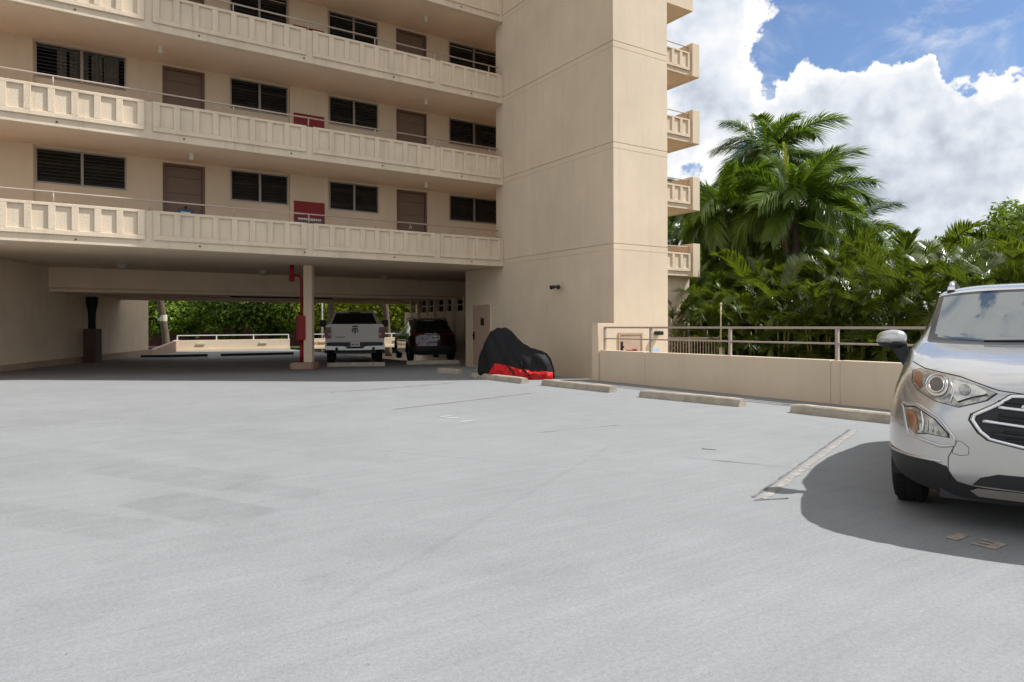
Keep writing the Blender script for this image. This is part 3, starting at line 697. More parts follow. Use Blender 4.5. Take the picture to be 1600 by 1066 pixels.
for i, (a, b, lb) in enumerate(STOPS):
    A_, B_ = Vector((*a, 0)), Vector((*b, 0)); L = (B_ - A_).length
    link('wheel_stop', stop_mesh(L, i), loc=(A_ + B_) / 2, rot=(0, 0, math.atan2(B_.y - A_.y, B_.x - A_.x) - R(90)), label=lb, cat='wheel stop', group='concrete wheel stops')

# ================================================================== VEHICLES
def shell(rows, matfn, parent, mats, level=2, crease=()):
    nr, nc = len(rows), len(rows[0]); v = []; idx = {}
    for i, r in enumerate(rows):
        for j, (dd, y, z) in enumerate(r):
            idx[i, j, 1] = len(v); v.append((-dd, y, z))
            if j == 0: idx[i, 0, -1] = idx[i, 0, 1]
            else: idx[i, j, -1] = len(v); v.append((-dd, -y, z))
    f = []; mi = []
    for i in range(nr - 1):
        for j in range(nc - 1):
            for s in (1, -1):
                q = (idx[i, j, s], idx[i + 1, j, s], idx[i + 1, j + 1, s], idx[i, j + 1, s])
                f.append(q if s == 1 else tuple(reversed(q))); mi.append(matfn(i, j))
    me = bpy.data.meshes.new('shell'); me.from_pydata(v, [], f)
    me.polygons.foreach_set('material_index', mi)
    for _ in mats: me.materials.append(None)
    o = bpy.data.objects.new('shell', me); COL.objects.link(o)
    md = o.modifiers.new('s', 'SUBSURF'); md.levels = level; md.render_levels = level; md.boundary_smooth = 'PRESERVE_CORNERS'
    bm = bmesh.new(); bm.from_mesh(me)
    cl = bm.edges.layers.float.get('crease_edge') or bm.edges.layers.float.new('crease_edge')
    bm.verts.ensure_lookup_table()
    for (i, j, i2, j2, w) in crease:
        for s in (1, -1):
            e_ = bm.edges.get((bm.verts[idx[i, j, s]], bm.verts[idx[i2, j2, s]]))
            if e_: e_[cl] = w
    # material borders are kept crisp
    for e_ in bm.edges:
        if len(e_.link_faces) == 2 and e_.link_faces[0].material_index != e_.link_faces[1].material_index: e_[cl] = max(e_[cl], .55)
    bmesh.ops.recalc_face_normals(bm, faces=bm.faces)
    bm.to_mesh(me); bm.free()
    dg = bpy.context.evaluated_depsgraph_get(); ev = o.evaluated_get(dg); em = ev.to_mesh()
    V = [p.co.copy() for p in em.vertices]; F = [(tuple(p.vertices), p.material_index) for p in em.polygons]
    ev.to_mesh_clear(); bpy.data.objects.remove(o); bpy.data.meshes.remove(me)
    out = []
    for k, (nm, mt) in enumerate(mats):
        fs = [a for a, b in F if b == k]
        if not fs: out.append(None); continue
        used = sorted({i for a in fs for i in a}); mp = {a: b for b, a in enumerate(used)}
        m2 = bpy.data.meshes.new(nm); m2.from_pydata([V[i] for i in used], [], [tuple(mp[i] for i in a) for a in fs])
        m2.materials.append(mt); m2.polygons.foreach_set('use_smooth', [True] * len(m2.polygons))
        out.append(link(nm, m2, parent))
    return out, BVHTree.FromPolygons(V, [a for a, b in F])
def patch(bvh, outline, parent, name, mt, off=.004, depth=.0, axis=(-1, 0, 0), cuts=3, smooth=True, mirror=True):
    """outline of (y, z) seen from the front, laid onto the body surface"""
    ax = Vector(axis); res = []
    for s in ((1, -1) if mirror else (1,)):
        bm = bmesh.new(); vs = [bm.verts.new((0, y * s, z)) for y, z in outline]
        bm.faces.new(vs); bmesh.ops.triangulate(bm, faces=bm.faces)
        for _ in range(cuts): bmesh.ops.subdivide_edges(bm, edges=[e_ for e_ in bm.edges if e_.calc_length() > .035], cuts=1)
        bmesh.ops.triangulate(bm, faces=bm.faces)
        for v in bm.verts:
            h = bvh.ray_cast(Vector((-3 * ax.x, v.co.y, v.co.z)), ax)
            if h[0] is None: h = bvh.find_nearest(Vector((-.2 if ax.x < 0 else .2, v.co.y, v.co.z)))
            n = h[1]; n = n if n.dot(ax) < 0 else -n
            v.co = h[0] + n * off
        if depth:
            r = bmesh.ops.extrude_face_region(bm, geom=bm.faces[:])
            for v in [g_ for g_ in r['geom'] if isinstance(g_, bmesh.types.BMVert)]: v.co -= Vector(ax) * depth
        bmesh.ops.recalc_face_normals(bm, faces=bm.faces)
        me = bpy.data.meshes.new(name); bm.to_mesh(me); bm.free(); me.materials.append(mt)
        if smooth: me.polygons.foreach_set('use_smooth', [True] * len(me.polygons))
        res.append(link(name, me, parent))
    return res
def surf_line(bvh, pts, parent, name, mt, r=.006, off=.002, axis=(-1, 0, 0), mirror=True, n=6, step=.03):
    ax = Vector(axis)
    for s in ((1, -1) if mirror else (1,)):
        P_ = []
        for (y0, z0), (y1, z1) in zip(pts, pts[1:]):
            k = max(1, int(math.hypot(y1 - y0, z1 - z0) / step))
            P_ += [(y0 + (y1 - y0) * i / k, z0 + (z1 - z0) * i / k) for i in range(k)]
        P_.append(pts[-1]); W = []
        for y, z in P_:
            h = bvh.ray_cast(Vector((-3 * ax.x, y * s, z)), ax)
            if h[0] is None: h = bvh.find_nearest(Vector((-.2, y * s, z)))
            n_ = h[1]; n_ = n_ if n_.dot(ax) < 0 else -n_
            W.append(h[0] + n_ * off)
        MB().tube(W, r, n).build(name, mt, parent, smooth=True)
def wheel(parent, x, y, r=.33, w=.22, side=1, rimmat=None, spokes=10, name='wheel'):
    h = empty(name, (x, y, r)); h.parent = parent
    prof = [(r * .66, -w / 2 + .005), (r * .80, -w / 2), (r * .93, -w / 2 + .01), (r * .985, -w / 2 + .035), (r, -w / 2 + .06), (r, w / 2 - .06), (r * .985, w / 2 - .035), (r * .93, w / 2 - .01), (r * .80, w / 2), (r * .66, w / 2 - .005), (r * .66, -w / 2 + .005)]
    MB().lathe(prof, 40).build('tyre', TYRE, h, smooth=True)
    ms = MB()
    for k in range(36):   # tread blocks
        a = 2 * math.pi * k / 36
        for yy in (-.055, 0, .055):
            ms.box(-.02, .02, yy - .022, yy + .022, r - .002, r + .005, Matrix.Rotation(a + yy * 2, 4, 'Y'))
    ms.build('tread', TYRE, h)
    MB().lathe([(0, side * w * .2), (r * .12, side * w * .22), (r * .14, side * w * .16), (r * .6, side * w * .1), (r * .66, side * w * .45), (r * .67, -side * w * .4)], 28).build('rim', rimmat or LENSI, h, smooth=True)
    for k in range(spokes):
        MB().box(-.018, .018, side * w * .12 - .01, side * w * .3, r * .1, r * .64, Matrix.Rotation(2 * math.pi * k / spokes, 4, 'Y')).build('spoke', rimmat or LENSI, h)
    return h

# ------------------------------------------------------------------ silver crossover (front quarter in view)
CS = 1.075
car = empty('silver_crossover', (5.06, 1.60, 0), math.pi + .39, label='silver compact crossover parked nose-out beside the parapet at the right edge', cat='car')
car.scale = (CS, CS, CS)
ROWS = [
 [(.12, 0, .20), (.12, .30, .20), (.15, .52, .21), (.22, .69, .23), (.33, .815, .27), (.42, .865, .31), (.49, .885, .32)],
 [(.05, 0, .29), (.055, .30, .29), (.09, .54, .30), (.16, .71, .32), (.28, .83, .345), (.41, .885, .37), (.495, .90, .38)],
 [(.01, 0, .41), (.02, .30, .41), (.06, .54, .415), (.13, .715, .43), (.26, .835, .45), (.40, .895, .46), (.515, .91, .47)],
 [(.00, 0, .56), (.01, .30, .56), (.05, .54, .565), (.13, .715, .57), (.26, .835, .58), (.41, .895, .59), (.55, .915, .58)],
 [(.00, 0, .70), (.01, .30, .70), (.06, .54, .70), (.15, .715, .705), (.28, .83, .71), (.44, .895, .70), (.60, .915, .665)],
 [(.02, 0, .82), (.03, .30, .82), (.09, .54, .82), (.19, .705, .82), (.33, .82, .82), (.49, .89, .79), (.68, .915, .725)],
 [(.06, 0, .905), (.07, .30, .905), (.14, .54, .905), (.25, .70, .91), (.39, .81, .91), (.57, .885, .86), (.78, .915, .752)],
 [(.16, 0, .98), (.18, .30, .98), (.26, .54, .98), (.37, .69, .98), (.50, .80, .97), (.68, .88, .90), (.90, .915, .75)],
 [(.36, 0, 1.05), (.38, .30, 1.05), (.46, .54, 1.05), (.56, .69, 1.045), (.67, .80, 1.025), (.83, .88, .93), (1.02, .915, .70)],
 [(.66, 0, 1.105), (.68, .30, 1.105), (.74, .54, 1.105), (.82, .70, 1.10), (.90, .81, 1.08), (1.0, .88, .96), (1.12, .91, .60)],
 [(.93, 0, 1.13), (.95, .30, 1.13), (1.01, .55, 1.135), (1.07, .72, 1.145), (1.12, .82, 1.12), (1.16, .88, .98), (1.21, .90, .40)],
 [(1.00, 0, 1.13), (1.02, .30, 1.13), (1.08, .56, 1.14), (1.15, .715, 1.165), (1.22, .82, 1.14), (1.24, .88, .98), (1.28, .895, .28)],
 [(1.06, 0, 1.15), (1.08, .30, 1.15), (1.13, .555, 1.16), (1.20, .71, 1.19), (1.30, .815, 1.14), (1.32, .88, .97), (1.35, .895, .27)],
 [(1.33, 0, 1.345), (1.35, .29, 1.345), (1.40, .53, 1.345), (1.47, .69, 1.345), (1.60, .81, 1.12), (1.60, .885, .95), (1.6, .895, .26)],
 [(1.66, 0, 1.555), (1.67, .28, 1.55), (1.71, .505, 1.54), (1.78, .66, 1.515), (1.90, .81, 1.11), (1.90, .885, .94), (1.9, .895, .26)],
 [(1.78, 0, 1.60), (1.79, .28, 1.597), (1.82, .505, 1.583), (1.88, .655, 1.545), (2.05, .81, 1.11), (2.05, .885, .94), (2.05, .895, .26)],
 [(2.40, 0, 1.64), (2.40, .28, 1.635), (2.40, .50, 1.62), (2.40, .65, 1.57), (2.45, .81, 1.12), (2.45, .885, .94), (2.45, .895, .26)],
 [(3.10, 0, 1.62), (3.10, .28, 1.615), (3.10, .49, 1.60), (3.10, .63, 1.55), (3.05, .80, 1.14), (3.0, .885, .95), (2.9, .895, .30)],
 [(3.60, 0, 1.57), (3.60, .26, 1.565), (3.60, .45, 1.55), (3.60, .58, 1.51), (3.50, .77, 1.16), (3.4, .885, .96), (3.35, .90, .72)],
 [(3.95, 0, 1.20), (3.95, .26, 1.20), (3.94, .45, 1.19), (3.90, .62, 1.18), (3.82, .75, 1.12), (3.75, .86, .95), (3.70, .885, .60)],
 [(4.05, 0, .80), (4.05, .26, .80), (4.04, .50, .80), (4.0, .68, .80), (3.95, .80, .80), (3.85, .86, .75), (3.75, .88, .45)],
 [(4.05, 0, .35), (4.05, .26, .35), (4.04, .50, .35), (4.0, .68, .35), (3.95, .80, .35), (3.88, .85, .35), (3.8, .87, .34)],
]
def car_mat(i, j):
    if 11 <= i <= 13 and j <= 2: return 1          # windshield
    if i == 10 and j <= 2: return 2                # cowl
    if 13 <= i <= 17 and j == 3: return 3          # side glass
    if i in (18,) and j <= 2: return 3
    if i == 0 or (i == 1 and j >= 2): return 2     # lower bumper cladding
    return 0
car_objs, CB = shell(ROWS, car_mat, car, [('body', SILVER), ('windshield', CGLASS), ('lower_cladding', BLACKP), ('side_glass', CGLASS2)], level=3,
                     crease=[(7, j, 7, j + 1, .35) for j in range(4)] + [(i, 4, i + 1, 4, .3) for i in range(6, 10)] + [(i, 3, i + 1, 3, .35) for i in range(11, 18)])
# black ceramic border on the windshield
ws = car_objs[1]; me = ws.data; me.materials.append(mat('windshield_border', (.012, .013, .014), .08, var=.05, spec=.6))
cnt = {}
for p in me.polygons:
    for k in p.edge_keys: cnt[k] = cnt.get(k, 0) + 1
bv = [me.vertices[i].co for k, c in cnt.items() if c == 1 for i in k]
for p in me.polygons:
    lim = .075 if p.center.z > 1.2 else .10
    if min((p.center - b).length for b in bv) < lim * .6: p.material_index = 1
# headlamps
HL = [(.757, .962), (.711, .978), (.561, .948), (.426, .913), (.312, .865), (.362, .821), (.501, .772), (.627, .798), (.716, .85), (.754, .897)]
hc = (.56, .87)
def grow(o, c, k): return [(c[0] + (y - c[0]) * k, c[1] + (z - c[1]) * k) for y, z in o]
patch(CB, grow(HL, hc, 1.045), car, 'headlamp_bezel', BLACKP, .0015)
hl = patch(CB, HL, car, 'headlamp', LENS, .006)
AM = [(.747, .955), (.722, .963), (.702, .945), (.692, .875), (.71, .862), (.745, .90)]
patch(CB, AM, car, 'indicator_lens', AMBER, .010)
def disc(y, z, r, n=20): return [(y + r * math.cos(2 * math.pi * i / n), z + r * 1.05 * math.sin(2 * math.pi * i / n)) for i in range(n)]
patch(CB, disc(.612, .888, .062), car, 'projector_bowl', LENSI, .010)
patch(CB, disc(.612, .888, .042), car, 'projector_lens', mat('projector_glass', (.10, .10, .09), .05, var=.2, coat=1), .014)
surf_line(CB, disc(.612, .888, .058) + [disc(.612, .888, .058)[0]], car, 'projector_ring', CHROME, .005, .013)
surf_line(CB, disc(.612, .888, .040) + [disc(.612, .888, .040)[0]], car, 'projector_ring', CHROME, .004, .016)
patch(CB, [(.52, .925), (.40, .895), (.35, .865), (.40, .835), (.50, .80), (.54, .85)], car, 'high_beam_reflector', LENSI, .009)
patch(CB, disc(.465, .872, .03), car, 'high_beam_bulb', LENS, .013)
surf_line(CB, [(.55, .935), (.52, .86), (.54, .79)], car, 'lamp_divider', CHROME, .005, .012)
surf_line(CB, [(.50, .80), (.42, .835), (.35, .853)], car, 'lamp_divider', BLACKP, .004, .012)
# fog lamps in their pockets
FP = [(.811, .755), (.717, .763), (.598, .696), (.521, .585), (.521, .538), (.592, .523), (.772, .568)]
surf_line(CB, FP + [FP[0]], car, 'fog_pocket_rim', SILVER, .011, .0)
FG = [(.794, .734), (.728, .742), (.626, .685), (.558, .607), (.554, .584), (.661, .592), (.726, .581), (.772, .625)]
patch(CB, grow(FG, (.68, .65), 1.08), car, 'fog_lamp_bezel', BLACKP, .003)
patch(CB, FG, car, 'fog_lamp', LENS, .008)
patch(CB, [(.785, .722), (.742, .727), (.718, .69), (.706, .605), (.728, .592), (.765, .63)], car, 'turn_lamp', AMBER, .012)
surf_line(CB, [(.692, .722), (.68, .66), (.686, .59)], car, 'lamp_divider', CHROME, .007, .013)
for i in range(4): surf_line(CB, [(.66 - .026 * i, .675 - .02 * i), (.655 - .026 * i, .605 + .0 * i)], car, 'lamp_divider', LENSI, .004, .012)
# grille
GR = [(0, .863), (.239, .856), (.316, .799), (.426, .734), (.436, .702), (.395, .634), (.348, .594), (.181, .559), (0, .55)]
patch(CB, GR, car, 'grille', BLACKP, .004)
surf_line(CB, GR[1:][:-1] and [(0, .858)] + grow(GR[1:-1], (.15, .71), .965) + [(0, .558)], car, 'grille_surround', CHROME, .0125, .004, n=10)
surf_line(CB, [(0, .868)] + grow(GR[1:-1], (.15, .71), 1.035) + [(0, .545)], car, 'grille_gap', BLACKP, .005, .002)
for a in (((.300, .785), (.0, .765)), ((.375, .702), (.0, .668)), ((.33, .63), (0, .615))):
    surf_line(CB, list(a), car, 'grille_bar', CHROME if a[0][1] > .64 else BLACKP, .011, .012, n=8)
for z in (.82, .742, .72, .685, .645, .6): surf_line(CB, [(.30 if z > .65 else .27, z), (0, z - .012)], car, 'grille_slat', DARK, .007, .009)
# lower bumper
patch(CB, [(0, .393), (.30, .388), (.39, .355), (.43, .305), (0, .300)], car, 'lower_intake', BLACKP, .004, cuts=3)
surf_line(CB, [(.508, .563), (.552, .46), (.553, .40), (.545, .31)], car, 'bumper_crease', DARK, .0025, .001)
patch(CB, [(0, .292), (.40, .292), (.44, .27), (.40, .235), (0, .235)], car, 'skid_plate', mat('skid_plate_grey', (.30, .28, .25), .45, .3), .008)
TOWL = [(.521, .569), (.482, .566), (.446, .532), (.449, .489), (.492, .479), (.531, .489)]
surf_line(CB, TOWL + [TOWL[0]], car, 'tow_eye_cover_gap', DARK, .0015, .001)
surf_line(CB, [(.772, 1.018), (.692, .986), (.492, .951), (.299, .883), (.178, .869), (0, .867)], car, 'bonnet_gap', DARK, .0034, .001)
surf_line(CB, [(.905, .44), (.80, .436), (.734, .432), (.66, .43), (.589, .428)], car, 'cladding_edge', SILVER, .010, .0)
# bonnet crease
for s in (1, -1):
    # wiper
    y0, y1 = (-.36, .22) if s == 1 else (.28, .66)
    W = []
    for i in range(12):
        y = y0 + (y1 - y0) * i / 11; h = CB.ray_cast(Vector((-1.02 - .02 * (i / 11) - .06 * abs(y), y, 2.5)), Vector((0, 0, -1)))
        if h[0]: W.append(h[0] + Vector((.01, 0, .022)))
    MB().tube(W, .009, 6).build('wiper', BLACKP, car, smooth=True)
# door mirrors
for s in (1, -1):
    mr_ = empty('door_mirror', (-1.2, .955 * s, 1.158)); mr_.parent = car
    def ell(cx, cy, cz, rx, ry, rz, cut0, cut1, p=2.6):
        mb = MB(); nu, nv = 20, 12
        for i in range(nv + 1):
            v = math.pi * i / nv
            for j in range(nu):
                u = 2 * math.pi * j / nu
                sg = lambda q, e_: math.copysign(abs(q) ** e_, q)
                x = rx * sg(math.sin(v), .7) * sg(math.cos(u), .7); y = ry * sg(math.sin(v), .75) * sg(math.sin(u), .7); z = rz * sg(math.cos(v), .8)
                k = 1 - .28 * max(0, y * s / ry)      # tapers to the tip
                mb.v.append((cx + x * k, cy + y, cz + max(cut0, min(cut1, z)) * (1 - .22 * max(0, y * s / ry))))
        for i in range(nv):
            for j in range(nu): mb.f.append((i * nu + j, i * nu + (j + 1) % nu, (i + 1) * nu + (j + 1) % nu, (i + 1) * nu + j))
        return mb
    ell(0, 0, .012, .085, .105, .068, -.03, .07).build('mirror_housing', SILVER, mr_, smooth=True)
    ell(.0, .0, -.012, .088, .104, .055, -.06, -.008).build('mirror_base', BLACKP, mr_, smooth=True)
    m = MB(); m.prism([(.045 * s, -.03), (-.10 * s, -.02), (-.135 * s, -.20), (-.10 * s, -.235), (-.02 * s, -.10)], -.035, .035, ax='X'); m.build('mirror_stalk', BLACKP, mr_, bevel=.012)
    m = MB(); m.tube([(.05, .10 * s, -.006), (.075, .07 * s, -.008), (.088, .02 * s, -.012), (.085, -.01 * s, -.02)], [.009, .013, .010, .003], 8); m.build('repeater_lamp', LENS, mr_, smooth=True)
    m = MB(); m.box(-.09, -.086, -.085, .085, -.04, .05); m.build('mirror_glass', CHROME, mr_)
    # roof rails
    m = MB(); pts = [(-1.98, .578 * s, 1.592), (-2.2, .58 * s, 1.628), (-2.6, .575 * s, 1.66), (-3.1, .56 * s, 1.645), (-3.45, .54 * s, 1.60)]
    m.tube(pts, [.022, .022, .022, .022, .018], 10); m.build('roof_rail', SILVER, car, smooth=True)
    m = MB(); m.prism([(-1.80, 1.548), (-1.90, 1.588), (-2.02, 1.612), (-2.02, 1.575), (-1.90, 1.55)], .578 * s - .026, .578 * s + .026); m.build('rail_end', SILVER, car, bevel=.008)
    m = MB(); m.box(-1.98, -1.79, .575 * s - .03, .575 * s + .03, 1.525, 1.562); m.build('rail_foot', BLACKP, car, bevel=.008)
for x, sd in ((-.86, 1), (-3.40, 1)):
    for s in (1, -1): wheel(car, x, .80 * s, .335, .215, s)
for s in (1, -1):
    for x in (-.86, -3.40):
        m = MB(); n = 18
        for i in range(n + 1):
            a = -.25 + (math.pi + .5) * i / n
            for y in (.60, .89): m.v.append((x + .385 * math.cos(a), y * s, .345 + .385 * math.sin(a)))
        m.f = [(2 * i, 2 * i + 1, 2 * i + 3, 2 * i + 2) for i in range(n)]; m.build('arch_liner', BLACKP, car, smooth=True)
m = MB(); m.box(-3.95, -.16, -.60, .60, .19, .72); m.build('underbody', BLACKP, car)
m = MB(); m.box(-3.6, -1.30, -.78, .78, .6, 1.08); m.build('interior', ROOM, car)

# ------------------------------------------------------------------ white pickup seen from behind
pk = empty('white_pickup', (8.53, 22.75, 0), R(70), label='white pickup truck seen from behind in the shaded parking bay', cat='truck')
# local +x is forward, y left
m = MB(); m.prism([(-1.0, .80), (-1.02, 1.10), (-.985, 1.40), (-.90, 1.43), (.90, 1.43), (.985, 1.40), (1.02, 1.10), (1.0, .80), (.98, .62), (-.98, .62)], .13, 2.05, ax='X'); m.build('bed', WPAINT, pk, bevel=.02)
m = MB(); m.prism([(-.80, .82), (-.80, 1.405), (.80, 1.405), (.80, .82)], .085, .128, ax='X'); tg = m.build('tailgate', WPAINT, pk, bevel=.015)
m = MB(); m.box(.075, .084, -.78, .78, 1.02, 1.028); m.box(.075, .084, -.78, .78, .865, .873); m.build('tailgate_crease', WPAINT, tg, bevel=.002)
m = MB(); m.box(.070, .0845, -.10, .10, 1.325, 1.375); m.build('tailgate_handle', BLACKP, tg, bevel=.006)
horn = [(0, .115), (.055, .11), (.10, .085), (.115, .03), (.10, -.03), (.06, -.055), (.05, -.02), (.075, .02), (.065, .05), (.035, .055), (.03, -.04), (.018, -.085), (0, -.10)]
pol = horn + [(-y, z) for y, z in reversed(horn[1:-1])]
m = MB(); m.prism([(y, z + 1.19) for y, z in pol], .066, .0845, ax='X'); m.build('horned_head_emblem', mat('emblem_dark', (.05, .05, .05), .3, .6), tg)
m = MB(); x = .35
for i in range(8): m.box(.078, .0845, x, x + .028, .965, .995); x += .04
m.build('model_lettering', DARK, tg)
for s in (1, -1):
    m = MB(); m.prism([(.815 * s, .94), (.825 * s, 1.33), (.99 * s, 1.33), (1.035 * s, 1.1), (1.015 * s, .94)], .08, .30, ax='X'); tl = m.build('tail_lamp', TAIL, pk, bevel=.012)
    m = MB(); m.box(.074, .0795, .86 * s - .03, .86 * s + .03, 1.04, 1.12); m.build('reverse_lamp', LENS, tl)
    # chrome step bumper, one half
    m = MB(); m.prism([(.26 * s, .585), (.34 * s, .66), (.96 * s, .68), (1.0 * s, .77), (1.02 * s, .68), (1.0 * s, .55), (.36 * s, .53)], -.08, .10, ax='X'); m.build('bumper', STEELB, pk, bevel=.02)
    m = MB(); m.cyl((-.10, .62 * s, .585), (.05, .62 * s, .585), .05, n=14); m.build('exhaust_tip', DARK, pk, smooth=True)
    for x in (1.22, 4.85): wheel(pk, x, .84 * s, .40, .27, s, rimmat=LENSI, spokes=6)
    m = MB(); m.tube([(2.9, 1.0 * s, 1.42), (2.9, 1.15 * s, 1.45)], .03, 8); mm = m.build('mirror_arm', BLACKP, pk)
    m = MB(); m.box(2.84, 3.02, 1.05 * s - .0, 1.30 * s, 1.33, 1.60) if s > 0 else m.box(2.84, 3.02, -1.30, -1.05, 1.33, 1.60); m.build('door_mirror', BLACKP, pk, bevel=.03)
    m = MB(); m.cyl((.6, 0.75 * s, 1.43), (.6, .75 * s, 1.44), .02); m.build('bed_cap', BLACKP, pk)
    m = MB(); n = 16
    for i in range(n + 1):
        a = math.pi * i / n
        m.v += [(1.22 + .48 * math.cos(a), 1.025 * s, .40 + .48 * math.sin(a)), (1.22 + .56 * math.cos(a), 1.025 * s, .40 + .56 * math.sin(a)), (1.22 + .48 * math.cos(a), .9 * s, .40 + .48 * math.sin(a)), (1.22 + .56 * math.cos(a), .95 * s, .40 + .56 * math.sin(a))]
    for i in range(n):
        k = 4 * i; m.f += [(k, k + 1, k + 5, k + 4), (k, k + 4, k + 6, k + 2), (k + 1, k + 3, k + 7, k + 5)]
    m.build('wheel_arch', BLACKP, pk, smooth=True)
m = MB(); m.prism([(-.27, .585), (.27, .585), (.35, .53), (-.35, .53)], -.085, .10, ax='X'); m.build('bumper_step', STEELB, pk, bevel=.01)
m = MB(); m.box(-.02, .12, -.95, .95, .66, .80); m.build('bumper_cover', BLACKP, pk, bevel=.02)
m = MB(); m.box(-.035, -.021, -.155, .155, .655, .80); lp = m.build('licence_plate', PLATE, pk, bevel=.004)
m = MB()
for y in (.11, .075, .04, -.03, -.065, -.10): m.box(-.039, -.0351, y - .013, y + .013, .695, .755)
m.build('plate_characters', DARK, lp)
m = MB(); m.box(.15, 5.2, -.72, .72, .42, .80); m.build('chassis', BLACKP, pk)
m = MB(); m.box(2.05, 4.2, -1.0, 1.0, .50, 1.40); m.build('cab_lower', WPAINT, pk, bevel=.04)
m = MB(); m.prism([(4.2, .50), (5.75, .50), (5.75, 1.15), (5.5, 1.25), (4.2, 1.36)], -1.0, 1.0); m.build('bonnet', WPAINT, pk, bevel=.06)
m = MB()
lo = [(2.05, 1.38), (4.25, 1.38)]; hi = [(2.25, 1.90), (3.55, 1.92)]
m.add([(2.05, -.97, 1.39), (4.25, -.97, 1.39), (4.25, .97, 1.39), (2.05, .97, 1.39), (2.30, -.74, 1.90), (3.55, -.74, 1.92), (3.55, .74, 1.92), (2.30, .74, 1.90)], [(0, 1, 2, 3), (4, 7, 6, 5), (0, 4, 5, 1), (1, 5, 6, 2), (2, 6, 7, 3), (3, 7, 4, 0)])
m.build('cab_roof', WPAINT, pk, bevel=.05, seg=3)
def on_back(y, z, o=.012):
    t = (z - 1.39) / .51; return (2.05 + .25 * t - o, y * 1, z)
m = MB(); m.add([on_back(-.83, 1.44), on_back(.83, 1.44), on_back(.67, 1.85), on_back(-.67, 1.85)], [(0, 1, 2, 3)]); m.build('rear_window', CGLASS2, pk)
m = MB(); m.add([on_back(-.22, 1.86, .02), on_back(.22, 1.86, .02), on_back(.20, 1.895, .02), on_back(-.20, 1.895, .02)], [(0, 1, 2, 3)]); m.build('high_brake_lamp', DARK, pk)
for s in (1, -1):
    def on_side(x, z):
        t = (z - 1.39) / .51; return (x, (.97 - .23 * t + .012) * s, z)
    m = MB(); m.add([on_side(2.35, 1.44), on_side(3.1, 1.44), on_side(3.1, 1.84), on_side(2.5, 1.84)], [(0, 1, 2, 3)]); m.add([on_side(3.16, 1.44), on_side(4.0, 1.44), on_side(3.52, 1.84), on_side(3.16, 1.84)], [(0, 1, 2, 3)]); m.build('side_window', CGLASS2, pk)

# ------------------------------------------------------------------ dark maroon crossover seen from behind
sv = empty('dark_crossover', (11.85, 23.15, 0), R(90 - 15) + math.pi, label='dark maroon crossover seen from behind beside the white pickup', cat='car')
SR = [
 [(.12, 0, .30), (.12, .35, .30), (.13, .60, .31), (.18, .76, .33), (.28, .86, .36), (.42, .90, .38), (.52, .91, .38)],
 [(.03, 0, .42), (.03, .35, .42), (.05, .60, .43), (.11, .77, .44), (.24, .88, .46), (.42, .92, .46), (.54, .925, .46)],
 [(.00, 0, .60), (.00, .35, .60), (.03, .60, .60), (.09, .77, .60), (.22, .885, .60), (.42, .93, .60), (.60, .935, .60)],
 [(.04, 0, .74), (.04, .35, .74), (.07, .60, .74), (.12, .77, .74), (.25, .89, .74), (.45, .93, .74), (.72, .935, .72)],
 [(.05, 0, .95), (.05, .35, .95), (.08, .60, .95), (.13, .77, .95), (.27, .89, .95), (.50, .925, .90), (.92, .935, .78)],
 [(.07, 0, 1.08), (.07, .35, 1.08), (.10, .60, 1.08), (.16, .74, 1.08), (.30, .865, 1.07), (.60, .92, .98), (1.10, .935, .74)],
 [(.14, 0, 1.14), (.14, .33, 1.14), (.17, .56, 1.14), (.24, .70, 1.13), (.42, .85, 1.10), (.75, .92, .98), (1.24, .93, .60)],
 [(.36, 0, 1.38), (.36, .31, 1.38), (.38, .52, 1.375), (.45, .66, 1.35), (.75, .85, 1.10), (1.0, .92, .96), (1.38, .92, .32)],
 [(.52, 0, 1.56), (.52, .29, 1.555), (.55, .48, 1.545), (.62, .61, 1.52), (1.1, .85, 1.09), (1.3, .92, .94), (1.5, .92, .28)],
 [(.50, 0, 1.61), (.50, .29, 1.605), (.53, .47, 1.59), (.64, .60, 1.56), (1.3, .85, 1.09), (1.5, .92, .94), (1.7, .92, .27)],
 [(.95, 0, 1.66), (.95, .29, 1.655), (.97, .47, 1.64), (1.0, .605, 1.59), (1.7, .85, 1.08), (1.9, .92, .93), (2.0, .92, .27)],
 [(1.9, 0, 1.69), (1.9, .30, 1.685), (1.9, .48, 1.67), (1.9, .62, 1.62), (2.2, .85, 1.07), (2.3, .92, .92), (2.4, .92, .27)],
 [(2.7, 0, 1.65), (2.7, .30, 1.645), (2.7, .49, 1.63), (2.7, .63, 1.58), (2.8, .85, 1.06), (2.9, .92, .92), (2.95, .92, .28)],
 [(3.2, 0, 1.42), (3.2, .32, 1.42), (3.17, .55, 1.41), (3.1, .70, 1.38), (3.2, .85, 1.05), (3.3, .92, .92), (3.3, .92, .35)],
 [(3.62, 0, 1.14), (3.62, .35, 1.14), (3.57, .60, 1.13), (3.5, .77, 1.11), (3.55, .87, 1.03), (3.55, .92, .92), (3.45, .93, .66)],
 [(4.1, 0, 1.06), (4.1, .35, 1.06), (4.07, .60, 1.05), (4.0, .77, 1.03), (3.95, .87, .98), (3.9, .92, .90), (3.75, .935, .76)],
 [(4.5, 0, .92), (4.5, .35, .92), (4.45, .60, .92), (4.35, .77, .90), (4.22, .87, .88), (4.1, .92, .84), (4.05, .935, .68)],
 [(4.58, 0, .60), (4.58, .35, .60), (4.53, .60, .60), (4.43, .78, .60), (4.3, .88, .60), (4.2, .92, .58), (4.15, .93, .48)],
 [(4.5, 0, .28), (4.5, .35, .28), (4.45, .60, .28), (4.37, .76, .29), (4.28, .85, .31), (4.2, .89, .33), (4.15, .91, .34)],
]
